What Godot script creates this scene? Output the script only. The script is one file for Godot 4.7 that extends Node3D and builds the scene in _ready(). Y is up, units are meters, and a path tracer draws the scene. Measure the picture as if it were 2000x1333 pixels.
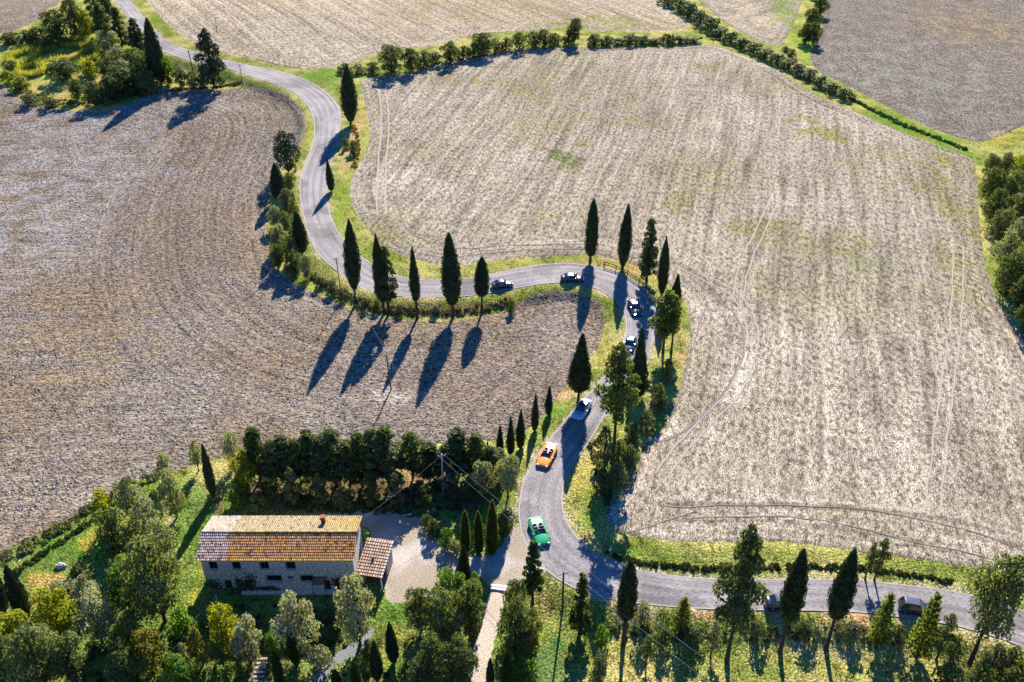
extends Node3D

const GX0 := -290.0
const GZ0 := -510.0
const NX := 581
const NZ := 471
const CAM_Y := 92.6
const PITCH := 33.7

var ROAD := [-167.18, -410.72, 4.91, -165.98, -408.11, 4.86, -163.91, -403.6, 4.86, -161.79, -398.97, 4.91, -159.72, -394.46, 4.96, -157.64, -389.92, 5.01, -155.54, -385.36, 5.06, -153.42, -380.76, 5.1, -151.29, -376.13, 5.14, -149.24, -371.66, 5.17, -147.22, -367.3, 5.18, -145.04, -362.59, 5.18, -142.92, -357.97, 5.17, -140.84, -353.48, 5.15, -138.76, -349.01, 5.1, -136.62, -344.46, 5.04, -134.59, -340.26, 4.94, -132.15, -335.45, 4.79, -129.83, -331.19, 4.6, -127.49, -327.1, 4.6, -124.93, -322.72, 4.6, -122.3, -318.39, 4.6, -119.65, -314.15, 4.6, -116.99, -310, 4.6, -114.31, -305.89, 4.6, -111.57, -301.94, 4.6, -108.38, -298.14, 4.6, -105.08, -295.18, 5.33, -101.22, -292.44, 5.87, -97.08, -290.05, 5.83, -92.77, -287.74, 5.45, -88.22, -285.76, 4.98, -83.69, -283.93, 5.02, -79.25, -281.79, 6.07, -74.74, -279.44, 7.71, -70.26, -277.07, 8, -65.52, -273.9, 8, -61.29, -270.07, 8, -57.68, -265.74, 8, -54.7, -260.99, 8, -52.36, -256.03, 8, -50.65, -250.95, 7.76, -49.43, -245.81, 7.22, -48.53, -240.55, 6.81, -47.93, -235.52, 6.51, -47.52, -230.47, 6.29, -47.28, -225.23, 6.17, -47.21, -220.26, 6.22, -47.06, -215.39, 6.39, -46.76, -210.53, 6.5, -46.2, -205.79, 6.45, -45.44, -201.03, 6.3, -44.44, -196.1, 6.07, -43.28, -191.44, 5.89, -41.92, -186.74, 5.91, -40.43, -182.08, 6.18, -38.69, -177.55, 6.57, -36.77, -173.51, 6.89, -34.27, -169.55, 7.03, -31.41, -165.82, 7.09, -28.32, -162.4, 7.28, -25.18, -159.74, 7.46, -21.35, -158.16, 7.24, -17.26, -157.48, 6.82, -12.94, -157.47, 6.73, -8.47, -158.11, 6.88, -4.04, -159.53, 7, 0.5, -161.45, 7.19, 5.77, -163.3, 7.71, 11.86, -163.85, 8, 18.49, -160.85, 8, 22.22, -155.37, 7.2, 23.49, -149.66, 6.17, 23.16, -144, 5.54, 21.99, -138.76, 5.21, 20.32, -133.74, 4.99, 18.15, -128.97, 4.79, 15.53, -124.51, 4.62, 13.09, -120.36, 4.8, 10.88, -115.96, 5.34, 8.66, -111.49, 5.7, 6.37, -107.13, 5.73, 4.75, -102.93, 5.77, 4.04, -98.59, 6.05, 4.15, -94.34, 6.51, 5.27, -90.4, 6.92, 7.42, -86.99, 7.01, 10.46, -84.5, 6.61, 14.26, -83.03, 5.91, 18.59, -82.07, 5.36, 23.49, -81.52, 5.12, 28.22, -81.35, 5.07, 33.11, -81.34, 5.11, 38.22, -81.31, 5.21, 43.47, -81.07, 5.38, 48.47, -80.35, 5.59, 53.74, -79.38, 5.78, 58.92, -77.44, 6, 63.58, -74.82, 6.21]

var road_pts: PackedVector3Array = []     # x, z, half width, finely sampled
var sdg: PackedFloat32Array = []          # signed distance to the road's centre line, 2 m grid
var hwg: PackedFloat32Array = []
var bx_n := 291
var bz_n := 236
var n_big := FastNoiseLite.new()
var n_mid := FastNoiseLite.new()
var n_fine := FastNoiseLite.new()
var fields: Array = []
var M := {}
var protos := {}
var rng := RandomNumberGenerator.new()
var used := {}

func _ready() -> void:
	# ---- camera, sky, sun, exposure
	var cam := Camera3D.new()
	cam.name = "camera"
	cam.fov = 39.24
	cam.near = 1.0
	cam.far = 9000.0
	cam.position = Vector3(0, CAM_Y, 0)
	cam.rotation_degrees = Vector3(-PITCH, 0, 0)
	add_child(cam)
	cam.current = true
	var env := Environment.new()
	env.background_mode = Environment.BG_SKY
	var sm := ProceduralSkyMaterial.new()
	sm.sky_top_color = Color(0.11, 0.32, 0.60)
	sm.sky_horizon_color = Color(0.50, 0.62, 0.78)
	sm.sky_curve = 0.12
	sm.sky_energy_multiplier = 0.92
	sm.ground_bottom_color = Color(0.30, 0.27, 0.22)
	sm.ground_horizon_color = Color(0.50, 0.55, 0.60)
	sm.sun_angle_max = 6.0
	var sky := Sky.new()
	sky.sky_material = sm
	env.sky = sky
	env.ambient_light_source = Environment.AMBIENT_SOURCE_SKY
	env.tonemap_mode = Environment.TONE_MAPPER_LINEAR
	env.tonemap_exposure = 2.95
	env.sdfgi_enabled = true
	env.ssao_enabled = true
	env.ssil_enabled = true
	var we := WorldEnvironment.new()
	we.name = "world_environment"
	we.environment = env
	add_child(we)
	var sun := DirectionalLight3D.new()
	sun.name = "sun"
	sun.light_energy = 1.6
	sun.light_color = Color(1.0, 0.965, 0.925)
	sun.light_angular_distance = 0.5
	sun.shadow_enabled = true
	add_child(sun)
	var az := deg_to_rad(8.5)
	var el := deg_to_rad(31.0)
	sun.look_at_from_position(Vector3(sin(az) * cos(el), sin(el), -cos(az) * cos(el)) * 100.0, Vector3.ZERO, Vector3.UP)

	rng.seed = 7
	n_big.seed = 3; n_big.frequency = 0.018; n_big.fractal_octaves = 3
	n_mid.seed = 5; n_mid.frequency = 0.11; n_mid.fractal_octaves = 3
	n_fine.seed = 9; n_fine.frequency = 0.55; n_fine.fractal_octaves = 2
	make_materials()
	make_road_field()
	# ---- setting
	POLY.plough = [-158.75, -275.92, -147.61, -270.81, -143.77, -265.83, -136.28, -259.18, -126.5, -254.11, -117.42, -252.27, -111.35, -252.84, -105.9, -259.85, -102.32, -266.95, -97.11, -269.11, -82.68, -270.05, -77.03, -271.17, -70.57, -268.91, -64.3, -263.9, -59.54, -256.84, -55.67, -246.16, -54.19, -237.76, -54.6, -225.99, -56.38, -215.57, -55.74, -202.5, -53.63, -189.29, -50.76, -177.3, -47.34, -167.45, -41.86, -161.17, -35.08, -156.19, -29.55, -151.39, -22.62, -148.94, -15.95, -147.95, -10.32, -148.02, -4.74, -150.06, -0.96, -151.95, 3.4, -155.66, 7.82, -157.39, 12.2, -157.11, 15.27, -154.93, 16.91, -151.05, 16.67, -145.45, 14.25, -137.41, 11.74, -132.56, 8.89, -127.62, 6.58, -122.39, 4.49, -117.88, 0.79, -114.99, -3.13, -113.21, -5.48, -113.2, -11.68, -112.44, -21.83, -112.65, -31.17, -112.62, -38.74, -111.63, -43.59, -109.36, -50.24, -106.02, -55.39, -103.48, -58.9, -98.94, -62.82, -94.36, -67.98, -90.23, -73.87, -85.65, -91.41, -84.07, -215.06, -279.02]
	POLY.corner_plough = [-217.54, -316.09, -170.25, -309.23, -163.85, -309.68, -159, -313.96, -156.49, -322.73, -157.91, -334.44, -158.61, -346.26, -184.66, -420.61, -246.97, -442.28, -280.86, -423.2]
	POLY.stubble = [-43.86, -274.21, -40.6, -276.87, -30.5, -281.64, -20.36, -291, -6.43, -300.16, 13.1, -306.91, 32.79, -307.37, 49.16, -307.07, 63.58, -309.95, 69.8, -303.54, 79.99, -284.44, 86.36, -262.13, 93.73, -248.43, 99.41, -236.55, 105.38, -227.5, 110.63, -219.62, 110.56, -213.22, 101.31, -187.81, 94.92, -169.68, 91.15, -155.72, 89.87, -147.54, 90.1, -140.75, 91.3, -124.82, 97.63, -107.11, 78.61, -74.5, 69.46, -80.52, 64.76, -84.17, 58.96, -85.87, 54.07, -86.83, 49.1, -87.78, 42.8, -88.99, 37.67, -89.88, 30.37, -90.4, 25.57, -90.01, 19.58, -90.54, 15.61, -91.29, 13.44, -92.84, 12.51, -94.99, 13.08, -96.8, 15.37, -99.4, 17.57, -103.2, 19.7, -110.15, 22.53, -113.11, 25.07, -119.06, 27.93, -127.47, 29.95, -135.1, 31.41, -141.65, 32.22, -146.84, 32.21, -152.31, 30.9, -156.5, 28.76, -162.46, 24.42, -166.69, 20.56, -169.04, 15.57, -171.22, 8.28, -170.68, 2.06, -169.9, -4.1, -168.4, -10.15, -166.18, -15.24, -166.49, -21.67, -170.05, -27.49, -175.77, -31.47, -183.74, -34.46, -191.21, -36.51, -197.8, -37.49, -204.72, -37.29, -212.02, -36.36, -222.87, -36.85, -236.14, -39.65, -252.17, -42.21, -263.51]
	POLY.upper_stubble = [-127.16, -342.37, -119.13, -326.55, -106.76, -308.26, -94.3, -295.17, -84.44, -291.81, -70.73, -285.26, -60.98, -282.06, -55.17, -283.78, -48.23, -289.07, -41.44, -297.73, -24.53, -306.91, -11.8, -318.36, 0, -322.5, 13.8, -326.71, 19.1, -329.32, 25.75, -324.87, 42.87, -324.26, 57.01, -327.07, 60.96, -335.9, 58.24, -350.42, 55.18, -373.87, 52.15, -426.85, -171.03, -444.57]
	POLY.corner_stubble = [68.18, -382.71, 71.56, -351.1, 76.14, -327.65, 82.64, -310.2, 86.03, -309.14, 94.18, -326.98, 103.6, -354.19, 113.45, -385.45, 128.14, -439, 68.85, -437.53]
	POLY.grey_plough = [126.27, -394.28, 115.42, -362.11, 106.58, -333.77, 98.71, -312.15, 93.18, -297.33, 92.01, -283.36, 95.48, -274.03, 100.36, -260.95, 104.61, -248.1, 109.86, -236.22, 115.65, -229.17, 120.1, -229.04, 131.34, -237.06, 156.19, -258.04, 205.79, -294.28, 291.91, -443.58, 145.34, -448.63]
	POLY.yard = [-31, -96.62, -25.58, -97.22, -21.37, -97.63, -14.23, -97.42, -12.86, -96.41, -10.34, -92.48, -7.45, -89.84, -5.06, -89.29, -2.83, -89.37, -1.02, -90.97, 0.69, -94.07, 1.5, -91.56, 2.66, -88.03, 4.43, -85.18, 3.36, -83.81, 1.3, -83.65, -0.65, -83.61, -2.93, -83.97, -4.63, -86.23, -6.62, -86.4, -7.79, -83.63, -9.66, -82.45, -12.8, -81.46, -15.42, -80.81, -16.11, -83.64, -18.52, -91.72, -21.1, -95.61, -30.8, -95.62]
	POLY.track = [-2.79, -83.46, -0.65, -83.28, -1.14, -79.9, -1.73, -76.74, -2.42, -73.73, -3.04, -69.1, -3.68, -65.11, -6.24, -65.12, -5.17, -69.8, -4.25, -74.1, -3.51, -78.7]
	POLY.walk = [-16.03, -77.31, -17.05, -75.48, -18.72, -73.4, -20.62, -71.96, -21.71, -69.51, -23.47, -69.52, -22.47, -72.33, -20.59, -73.78, -18.72, -75.64, -17.3, -77.55]
	make_fields()
	make_ground()
	make_road()
	make_tracks()
	make_pond()
	make_scatter()
	# ---- buildings and things
	make_farmhouse()
	make_annex()
	make_poles()
	make_rails()
	make_yard_things()
	make_cars()
	make_protos()
	make_plants()

# ------------------------------------------------------------------ helpers
func numbered(called: String) -> String:
	if not used.has(called):
		used[called] = 0
		return called
	used[called] += 1
	return "%s_%03d" % [called, used[called]]

func tag(o: Node, label: String, category := "", group := "", kind := "") -> void:
	if label: o.set_meta("label", label)
	if category: o.set_meta("category", category)
	if group: o.set_meta("group", group)
	if kind: o.set_meta("kind", kind)

func thing(called: String, label: String, category: String, at: Vector3, turn := 0.0, group := "") -> Node3D:
	var o := Node3D.new()
	o.name = numbered(called)
	add_child(o)
	o.position = at
	o.rotation.y = turn
	tag(o, label, category, group)
	return o

func part(called: String, mesh: Mesh, mat: Material, parent: Node) -> MeshInstance3D:
	var o := MeshInstance3D.new()
	o.name = called if parent != self else numbered(called)
	o.mesh = mesh
	if mat: o.material_override = mat
	parent.add_child(o, true)
	return o

func srgb(r: float, g: float, b: float) -> Color:
	return Color(r, g, b).linear_to_srgb()

func stool() -> SurfaceTool:
	var st := SurfaceTool.new()
	st.begin(Mesh.PRIMITIVE_TRIANGLES)
	st.set_smooth_group(-1)
	return st

func fin(st: SurfaceTool) -> ArrayMesh:
	st.generate_normals()
	return st.commit()

func tri(st: SurfaceTool, a: Vector3, b: Vector3, c: Vector3) -> void:
	st.add_vertex(a); st.add_vertex(b); st.add_vertex(c)

func quad(st: SurfaceTool, a: Vector3, b: Vector3, c: Vector3, d: Vector3) -> void:
	st.set_uv(Vector2(0, 0)); st.add_vertex(a)
	st.set_uv(Vector2(1, 0)); st.add_vertex(b)
	st.set_uv(Vector2(1, 1)); st.add_vertex(c)
	st.set_uv(Vector2(0, 0)); st.add_vertex(a)
	st.set_uv(Vector2(1, 1)); st.add_vertex(c)
	st.set_uv(Vector2(0, 1)); st.add_vertex(d)

func box(st: SurfaceTool, c: Vector3, s: Vector3, t := Transform3D.IDENTITY, bev := 0.0) -> void:
	# a box, its long edges chamfered when bev > 0
	var h := s * 0.5
	var q: Array = []
	for k in 8:
		q.append(t * (c + Vector3(h.x if k & 1 else -h.x, h.y if k & 2 else -h.y, h.z if k & 4 else -h.z)))
	if bev <= 0.0:
		quad(st, q[0], q[2], q[3], q[1]); quad(st, q[5], q[7], q[6], q[4])
		quad(st, q[4], q[6], q[2], q[0]); quad(st, q[1], q[3], q[7], q[5])
		quad(st, q[2], q[6], q[7], q[3]); quad(st, q[4], q[0], q[1], q[5])
		return
	var ring := func(y: float, ins: float) -> Array:
		var a: Array = []
		for v in [[-h.x + bev + ins, -h.z + ins], [h.x - bev - ins, -h.z + ins], [h.x - ins, -h.z + bev + ins], [h.x - ins, h.z - bev - ins], [h.x - bev - ins, h.z - ins], [-h.x + bev + ins, h.z - ins], [-h.x + ins, h.z - bev - ins], [-h.x + ins, -h.z + bev + ins]]:
			a.append(t * (c + Vector3(v[0], y, v[1])))
		return a
	var rs: Array = [ring.call(-h.y, 0.0), ring.call(h.y - bev, 0.0), ring.call(h.y, bev)]
	for r in 2:
		for k in 8:
			quad(st, rs[r][k], rs[r + 1][k], rs[r + 1][(k + 1) % 8], rs[r][(k + 1) % 8])
	for k in range(1, 7):
		tri(st, rs[2][0], rs[2][k], rs[2][k + 1])

func tube(st: SurfaceTool, a: Vector3, b: Vector3, ra: float, rb: float, n := 7, caps := true) -> void:
	var d := (b - a).normalized()
	var u := d.cross(Vector3.RIGHT if absf(d.x) < 0.9 else Vector3.UP).normalized()
	var v := d.cross(u)
	for k in n:
		var p := u * cos(TAU * k / n) + v * sin(TAU * k / n)
		var q := u * cos(TAU * (k + 1) / n) + v * sin(TAU * (k + 1) / n)
		quad(st, a + p * ra, b + p * rb, b + q * rb, a + q * ra)
		if caps:
			tri(st, b + p * rb, b, b + q * rb)

func std(c: Color, rough := 0.9, vcol := false) -> StandardMaterial3D:
	var m := StandardMaterial3D.new()
	m.albedo_color = c
	m.roughness = rough
	m.metallic_specular = 0.3
	m.vertex_color_use_as_albedo = vcol
	m.cull_mode = BaseMaterial3D.CULL_DISABLED
	return m

func ntex(freq: float, ramp: Array, size := 512, sd := 1, oct := 4, kind := FastNoiseLite.TYPE_SIMPLEX_SMOOTH, at := []) -> NoiseTexture2D:
	var n := FastNoiseLite.new()
	n.noise_type = kind
	n.seed = sd
	n.frequency = freq
	n.fractal_octaves = oct
	n.fractal_gain = 0.6
	var t := NoiseTexture2D.new()
	t.width = size
	t.height = size
	t.seamless = true
	t.noise = n
	if ramp.size():
		var g := Gradient.new()
		var offs: PackedFloat32Array = []
		var cols: PackedColorArray = []
		for k in ramp.size():
			offs.append(at[k] if at.size() else float(k) / (ramp.size() - 1))
			cols.append(ramp[k])
		g.offsets = offs
		g.colors = cols
		t.color_ramp = g
	return t

func make_materials() -> void:
	var grey := func(v: float) -> Color: return srgb(v, v, v)
	# fields: speckle of straw and soil, multiplied by vertex colours
	var sp := std(Color.WHITE, 1.0, true)
	sp.albedo_texture = ntex(0.17, [srgb(0.16, 0.14, 0.115), srgb(0.46, 0.42, 0.365), srgb(0.80, 0.765, 0.705), srgb(0.97, 0.955, 0.93)], 1024, 11, 5, FastNoiseLite.TYPE_PERLIN, [0.24, 0.42, 0.57, 0.78])
	sp.heightmap_enabled = true
	sp.heightmap_texture = ntex(0.10, [], 1024, 12, 5, FastNoiseLite.TYPE_PERLIN)
	sp.heightmap_scale = 8.0
	sp.metallic_specular = 0.1
	sp.detail_enabled = true
	sp.detail_blend_mode = BaseMaterial3D.BLEND_MODE_MUL
	sp.detail_albedo = ntex(0.045, [srgb(0.42, 0.40, 0.36), srgb(0.82, 0.80, 0.77), srgb(1, 1, 1)], 1024, 13, 4, FastNoiseLite.TYPE_PERLIN, [0.28, 0.47, 0.62])
	M.stubble = sp
	var pl := std(Color.WHITE, 1.0, true)
	pl.albedo_texture = ntex(0.085, [srgb(0.20, 0.175, 0.15), srgb(0.44, 0.405, 0.37), srgb(0.72, 0.69, 0.65), srgb(0.94, 0.92, 0.89)], 1024, 21, 5, FastNoiseLite.TYPE_PERLIN, [0.24, 0.42, 0.58, 0.78])
	pl.heightmap_enabled = true
	pl.heightmap_texture = ntex(0.085, [], 1024, 22, 5, FastNoiseLite.TYPE_PERLIN)
	pl.heightmap_scale = 12.0
	pl.metallic_specular = 0.1
	pl.detail_enabled = true
	pl.detail_blend_mode = BaseMaterial3D.BLEND_MODE_MUL
	pl.detail_albedo = ntex(0.035, [srgb(0.52, 0.50, 0.48), srgb(0.85, 0.84, 0.82), srgb(1, 1, 1)], 1024, 23, 4, FastNoiseLite.TYPE_PERLIN, [0.28, 0.47, 0.62])
	M.plough = pl
	var gr := std(Color.WHITE, 1.0, true)
	gr.albedo_texture = ntex(0.06, [grey.call(0.30), grey.call(0.62), grey.call(1.0)], 1024, 31, 4, FastNoiseLite.TYPE_SIMPLEX_SMOOTH, [0.25, 0.5, 0.75])
	gr.heightmap_enabled = true
	gr.heightmap_texture = ntex(0.05, [], 1024, 32, 4)
	gr.heightmap_scale = 14.0
	gr.metallic_specular = 0.1
	M.verge = gr
	var asph := std(Color.WHITE, 0.92, true)
	asph.albedo_texture = ntex(0.05, [grey.call(0.50), grey.call(0.84), grey.call(1.0)], 1024, 41, 5, FastNoiseLite.TYPE_SIMPLEX_SMOOTH, [0.3, 0.5, 0.7])
	asph.heightmap_enabled = true
	asph.heightmap_texture = ntex(0.2, [], 512, 42, 3)
	asph.heightmap_scale = 1.0
	M.asphalt = asph
	var gv := std(Color.WHITE, 1.0, true)
	gv.albedo_texture = ntex(0.09, [grey.call(0.58), grey.call(0.8), grey.call(1.0)], 1024, 51, 4, FastNoiseLite.TYPE_SIMPLEX_SMOOTH, [0.3, 0.5, 0.7])
	gv.heightmap_enabled = true
	gv.heightmap_texture = ntex(0.09, [], 1024, 52, 3)
	gv.heightmap_scale = 1.5
	M.gravel = gv
	M.blade = std(Color.WHITE, 0.9, true)
	(M.blade as StandardMaterial3D).backlight_enabled = true
	(M.blade as StandardMaterial3D).backlight = Color(0.9, 0.9, 0.6)
	M.clod = std(Color.WHITE, 1.0, true)
	M.line = std(srgb(0.30, 0.27, 0.23), 0.8)
	M.track_dark = std(srgb(0.165, 0.142, 0.115), 1.0)
	M.track_pale = std(srgb(0.30, 0.268, 0.222), 1.0)
	M.bark = std(srgb(0.085, 0.062, 0.045), 0.95)
	(M.bark as StandardMaterial3D).albedo_texture = ntex(0.04, [grey.call(0.5), grey.call(1.0)], 256, 61)
	M.bark_pale = std(srgb(0.19, 0.16, 0.13), 0.95)
	var tints := {"cypress": [0.056, 0.084, 0.036, 0.45], "conifer": [0.115, 0.155, 0.048, 1.1], "dark": [0.125, 0.158, 0.062, 1.0], "oak": [0.175, 0.21, 0.085, 1.0], "olive": [0.3, 0.33, 0.205, 1.0], "grey": [0.35, 0.37, 0.265, 1.0], "lime": [0.31, 0.345, 0.036, 1.1], "green": [0.15, 0.27, 0.055, 1.1], "amber": [0.27, 0.255, 0.07, 1.1], "pine": [0.165, 0.21, 0.066, 1.1], "scrub": [0.145, 0.165, 0.085, 0.9], "hedge": [0.09, 0.13, 0.05, 0.8]}
	for k in tints:
		var t = tints[k]
		var m := std(srgb(t[0], t[1], t[2]), 0.6, true)
		m.metallic_specular = 0.3
		m.backlight_enabled = true
		var b: float = t[3]
		m.backlight = Color(b, b, b * 0.6)
		M["leaf_" + k] = m
	M.wood = std(srgb(0.11, 0.075, 0.05), 0.9)
	M.wood_pale = std(srgb(0.30, 0.25, 0.19), 0.9)
	M.concrete = std(srgb(0.42, 0.40, 0.37), 0.9)
	M.white = std(srgb(0.75, 0.74, 0.70), 0.7)
	M.wire = std(srgb(0.22, 0.21, 0.20), 0.6)
	M.steel = std(srgb(0.06, 0.055, 0.055), 0.6)
	M.glass = std(srgb(0.012, 0.016, 0.022), 0.04)
	(M.glass as StandardMaterial3D).metallic_specular = 0.7
	M.tyre = std(srgb(0.012, 0.012, 0.012), 0.9)
	M.rim = std(srgb(0.35, 0.36, 0.38), 0.3)
	(M.rim as StandardMaterial3D).metallic = 0.8
	M.lens = std(srgb(0.6, 0.62, 0.65), 0.1)
	M.tail = std(srgb(0.35, 0.02, 0.015), 0.2)
	M.interior = std(srgb(0.02, 0.02, 0.024), 0.7)
	M.leather = std(srgb(0.03, 0.035, 0.07), 0.5)
	var st := std(Color.WHITE, 0.95)
	st.albedo_texture = ntex(0.035, [srgb(0.09, 0.088, 0.08), srgb(0.40, 0.375, 0.325), srgb(0.66, 0.62, 0.54), srgb(0.82, 0.77, 0.67)], 1024, 71, 3, FastNoiseLite.TYPE_CELLULAR, [0.1, 0.3, 0.55, 0.85])
	st.heightmap_enabled = true
	st.heightmap_texture = ntex(0.035, [], 1024, 71, 3, FastNoiseLite.TYPE_CELLULAR)
	st.heightmap_scale = 14.0
	st.uv1_triplanar = true
	st.uv1_world_triplanar = true
	st.uv1_scale = Vector3(0.11, 0.11, 0.11)
	M.stone = st
	M.tile = std(Color.WHITE, 0.9, true)
	M.shutter = std(srgb(0.035, 0.028, 0.025), 0.7)
	M.pane = std(srgb(0.01, 0.012, 0.016), 0.06)
	M.plaster = std(srgb(0.33, 0.27, 0.25), 0.9)
	M.awning = std(srgb(0.12, 0.06, 0.04), 0.8)

# ------------------------------------------------------------------ terrain
func catmull(p: Array, step: float, closed: bool) -> PackedVector2Array:
	var out: PackedVector2Array = []
	var n := p.size()
	for i in (n if closed else n - 1):
		var p0: Vector2 = p[(i - 1 + n) % n] if closed else p[maxi(i - 1, 0)]
		var p1: Vector2 = p[i]
		var p2: Vector2 = p[(i + 1) % n]
		var p3: Vector2 = p[(i + 2) % n] if closed else p[mini(i + 2, n - 1)]
		var k := maxi(1, int(p1.distance_to(p2) / step))
		for j in k:
			out.append(p1.cubic_interpolate(p2, p0, p3, float(j) / k))
	if not closed: out.append(p[n - 1])
	return out

func vecs(a: Array) -> Array:
	var out: Array = []
	for k in range(0, a.size(), 2): out.append(Vector2(a[k], a[k + 1]))
	return out

func relief(x: float, z: float) -> float:
	return 0.5 * sin(x * 0.021 + 1.3) * cos(z * 0.017 + 0.4) + 0.35 * sin(x * 0.013 - z * 0.023) + 8.0 * exp(-pow((x + 150.0) / 95.0, 2.0) - pow((z + 335.0) / 62.0, 2.0))

func make_road_field() -> void:
	var c: Array = []
	var w: Array = []
	for k in range(0, ROAD.size(), 3):
		c.append(Vector2(ROAD[k], ROAD[k + 1]))
		w.append(ROAD[k + 2])
	for i in c.size() - 1:
		var p0: Vector2 = c[maxi(i - 1, 0)]
		var p3: Vector2 = c[mini(i + 2, c.size() - 1)]
		for j in 6:
			var t := j / 6.0
			var p: Vector2 = (c[i] as Vector2).cubic_interpolate(c[i + 1], p0, p3, t)
			road_pts.append(Vector3(p.x, p.y, lerpf(w[i], w[i + 1], t) * 0.5))
	sdg.resize(bx_n * bz_n)
	hwg.resize(bx_n * bz_n)
	var segs := c.size() - 1
	for tz in range(0, bz_n, 6):
		for tx in range(0, bx_n, 6):
			var mid := Vector2(GX0 + (tx + 3) * 2.0, GZ0 + (tz + 3) * 2.0)
			var ds: PackedFloat32Array = []
			var dmin := 1e9
			for s in segs:
				var q := Geometry2D.get_closest_point_to_segment(mid, c[s], c[s + 1])
				var d := q.distance_to(mid)
				ds.append(d)
				dmin = minf(dmin, d)
			var cand: Array = []
			for s in segs:
				if ds[s] < dmin + 18.0: cand.append(s)
			for gz in range(tz, mini(tz + 6, bz_n)):
				for gx in range(tx, mini(tx + 6, bx_n)):
					var p := Vector2(GX0 + gx * 2.0, GZ0 + gz * 2.0)
					var best := 1e9
					var sg := 1.0
					var hw := 3.0
					for s in cand:
						var a: Vector2 = c[s]
						var ab: Vector2 = c[s + 1] - a
						var t := clampf((p - a).dot(ab) / ab.length_squared(), 0.0, 1.0)
						var d := p.distance_to(a + ab * t)
						if d < best:
							best = d
							sg = 1.0 if ab.cross(p - a) > 0.0 else -1.0
							hw = lerpf(w[s], w[s + 1], t) * 0.5
					sdg[gz * bx_n + gx] = best * sg
					hwg[gz * bx_n + gx] = hw

func road_at(x: float, z: float) -> Vector2:   # signed distance to the centre line, half width
	var fx := clampf((x - GX0) * 0.5, 0.0, bx_n - 1.001)
	var fz := clampf((z - GZ0) * 0.5, 0.0, bz_n - 1.001)
	var ix := int(fx)
	var iz := int(fz)
	fx -= ix
	fz -= iz
	var k := iz * bx_n + ix
	var a := lerpf(lerpf(sdg[k], sdg[k + 1], fx), lerpf(sdg[k + bx_n], sdg[k + bx_n + 1], fx), fz)
	var b := lerpf(lerpf(hwg[k], hwg[k + 1], fx), lerpf(hwg[k + bx_n], hwg[k + bx_n + 1], fx), fz)
	return Vector2(a, b)

func height(x: float, z: float) -> float:
	var r := road_at(x, z)
	return relief(x, z) + (-1.5 if r.x > 0.0 else 0.3) * smoothstep(0.5, 5.5, absf(r.x) - r.y)

func on(x: float, z: float, up := 0.0) -> Vector3:
	return Vector3(x, height(x, z) + up, z)

func in_view(x: float, z: float, pad: float) -> bool:
	if z > -55.0: return false
	var d := -z * 0.832 + CAM_Y * 0.555
	var up := -CAM_Y * 0.832 - z * 0.555
	return absf(x) * 1870.0 / d < 1000.0 + pad and absf(up) * 1870.0 / d < 667.0 + pad

func make_sd(poly: PackedVector2Array) -> PackedFloat32Array:
	var g: PackedFloat32Array = []
	g.resize(NX * NZ)
	g.fill(-6.0)
	var n := poly.size()
	for iz in NZ:
		var z := GZ0 + iz
		var xs: Array = []
		for i in n:
			var a := poly[i]
			var b := poly[(i + 1) % n]
			if (a.y > z) != (b.y > z):
				xs.append(a.x + (z - a.y) / (b.y - a.y) * (b.x - a.x))
		xs.sort()
		for k in range(0, xs.size() - 1, 2):
			for ix in range(maxi(0, ceili(xs[k] - GX0)), mini(NX - 1, floori(xs[k + 1] - GX0)) + 1):
				g[iz * NX + ix] = 6.0
	for i in n:
		var a := poly[i]
		var b := poly[(i + 1) % n]
		for iz in range(maxi(0, floori(minf(a.y, b.y) - GZ0) - 5), mini(NZ - 1, ceili(maxf(a.y, b.y) - GZ0) + 5) + 1):
			for ix in range(maxi(0, floori(minf(a.x, b.x) - GX0) - 5), mini(NX - 1, ceili(maxf(a.x, b.x) - GX0) + 5) + 1):
				var p := Vector2(GX0 + ix, GZ0 + iz)
				var d := p.distance_to(Geometry2D.get_closest_point_to_segment(p, a, b))
				var k := iz * NX + ix
				if d < absf(g[k]): g[k] = d * signf(g[k])
	return g

func sample(g: PackedFloat32Array, x: float, z: float) -> float:
	var fx := clampf(x - GX0, 0.0, NX - 1.001)
	var fz := clampf(z - GZ0, 0.0, NZ - 1.001)
	var ix := int(fx)
	var iz := int(fz)
	fx -= ix
	fz -= iz
	var k := iz * NX + ix
	return lerpf(lerpf(g[k], g[k + 1], fx), lerpf(g[k + NX], g[k + NX + 1], fx), fz)

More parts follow.
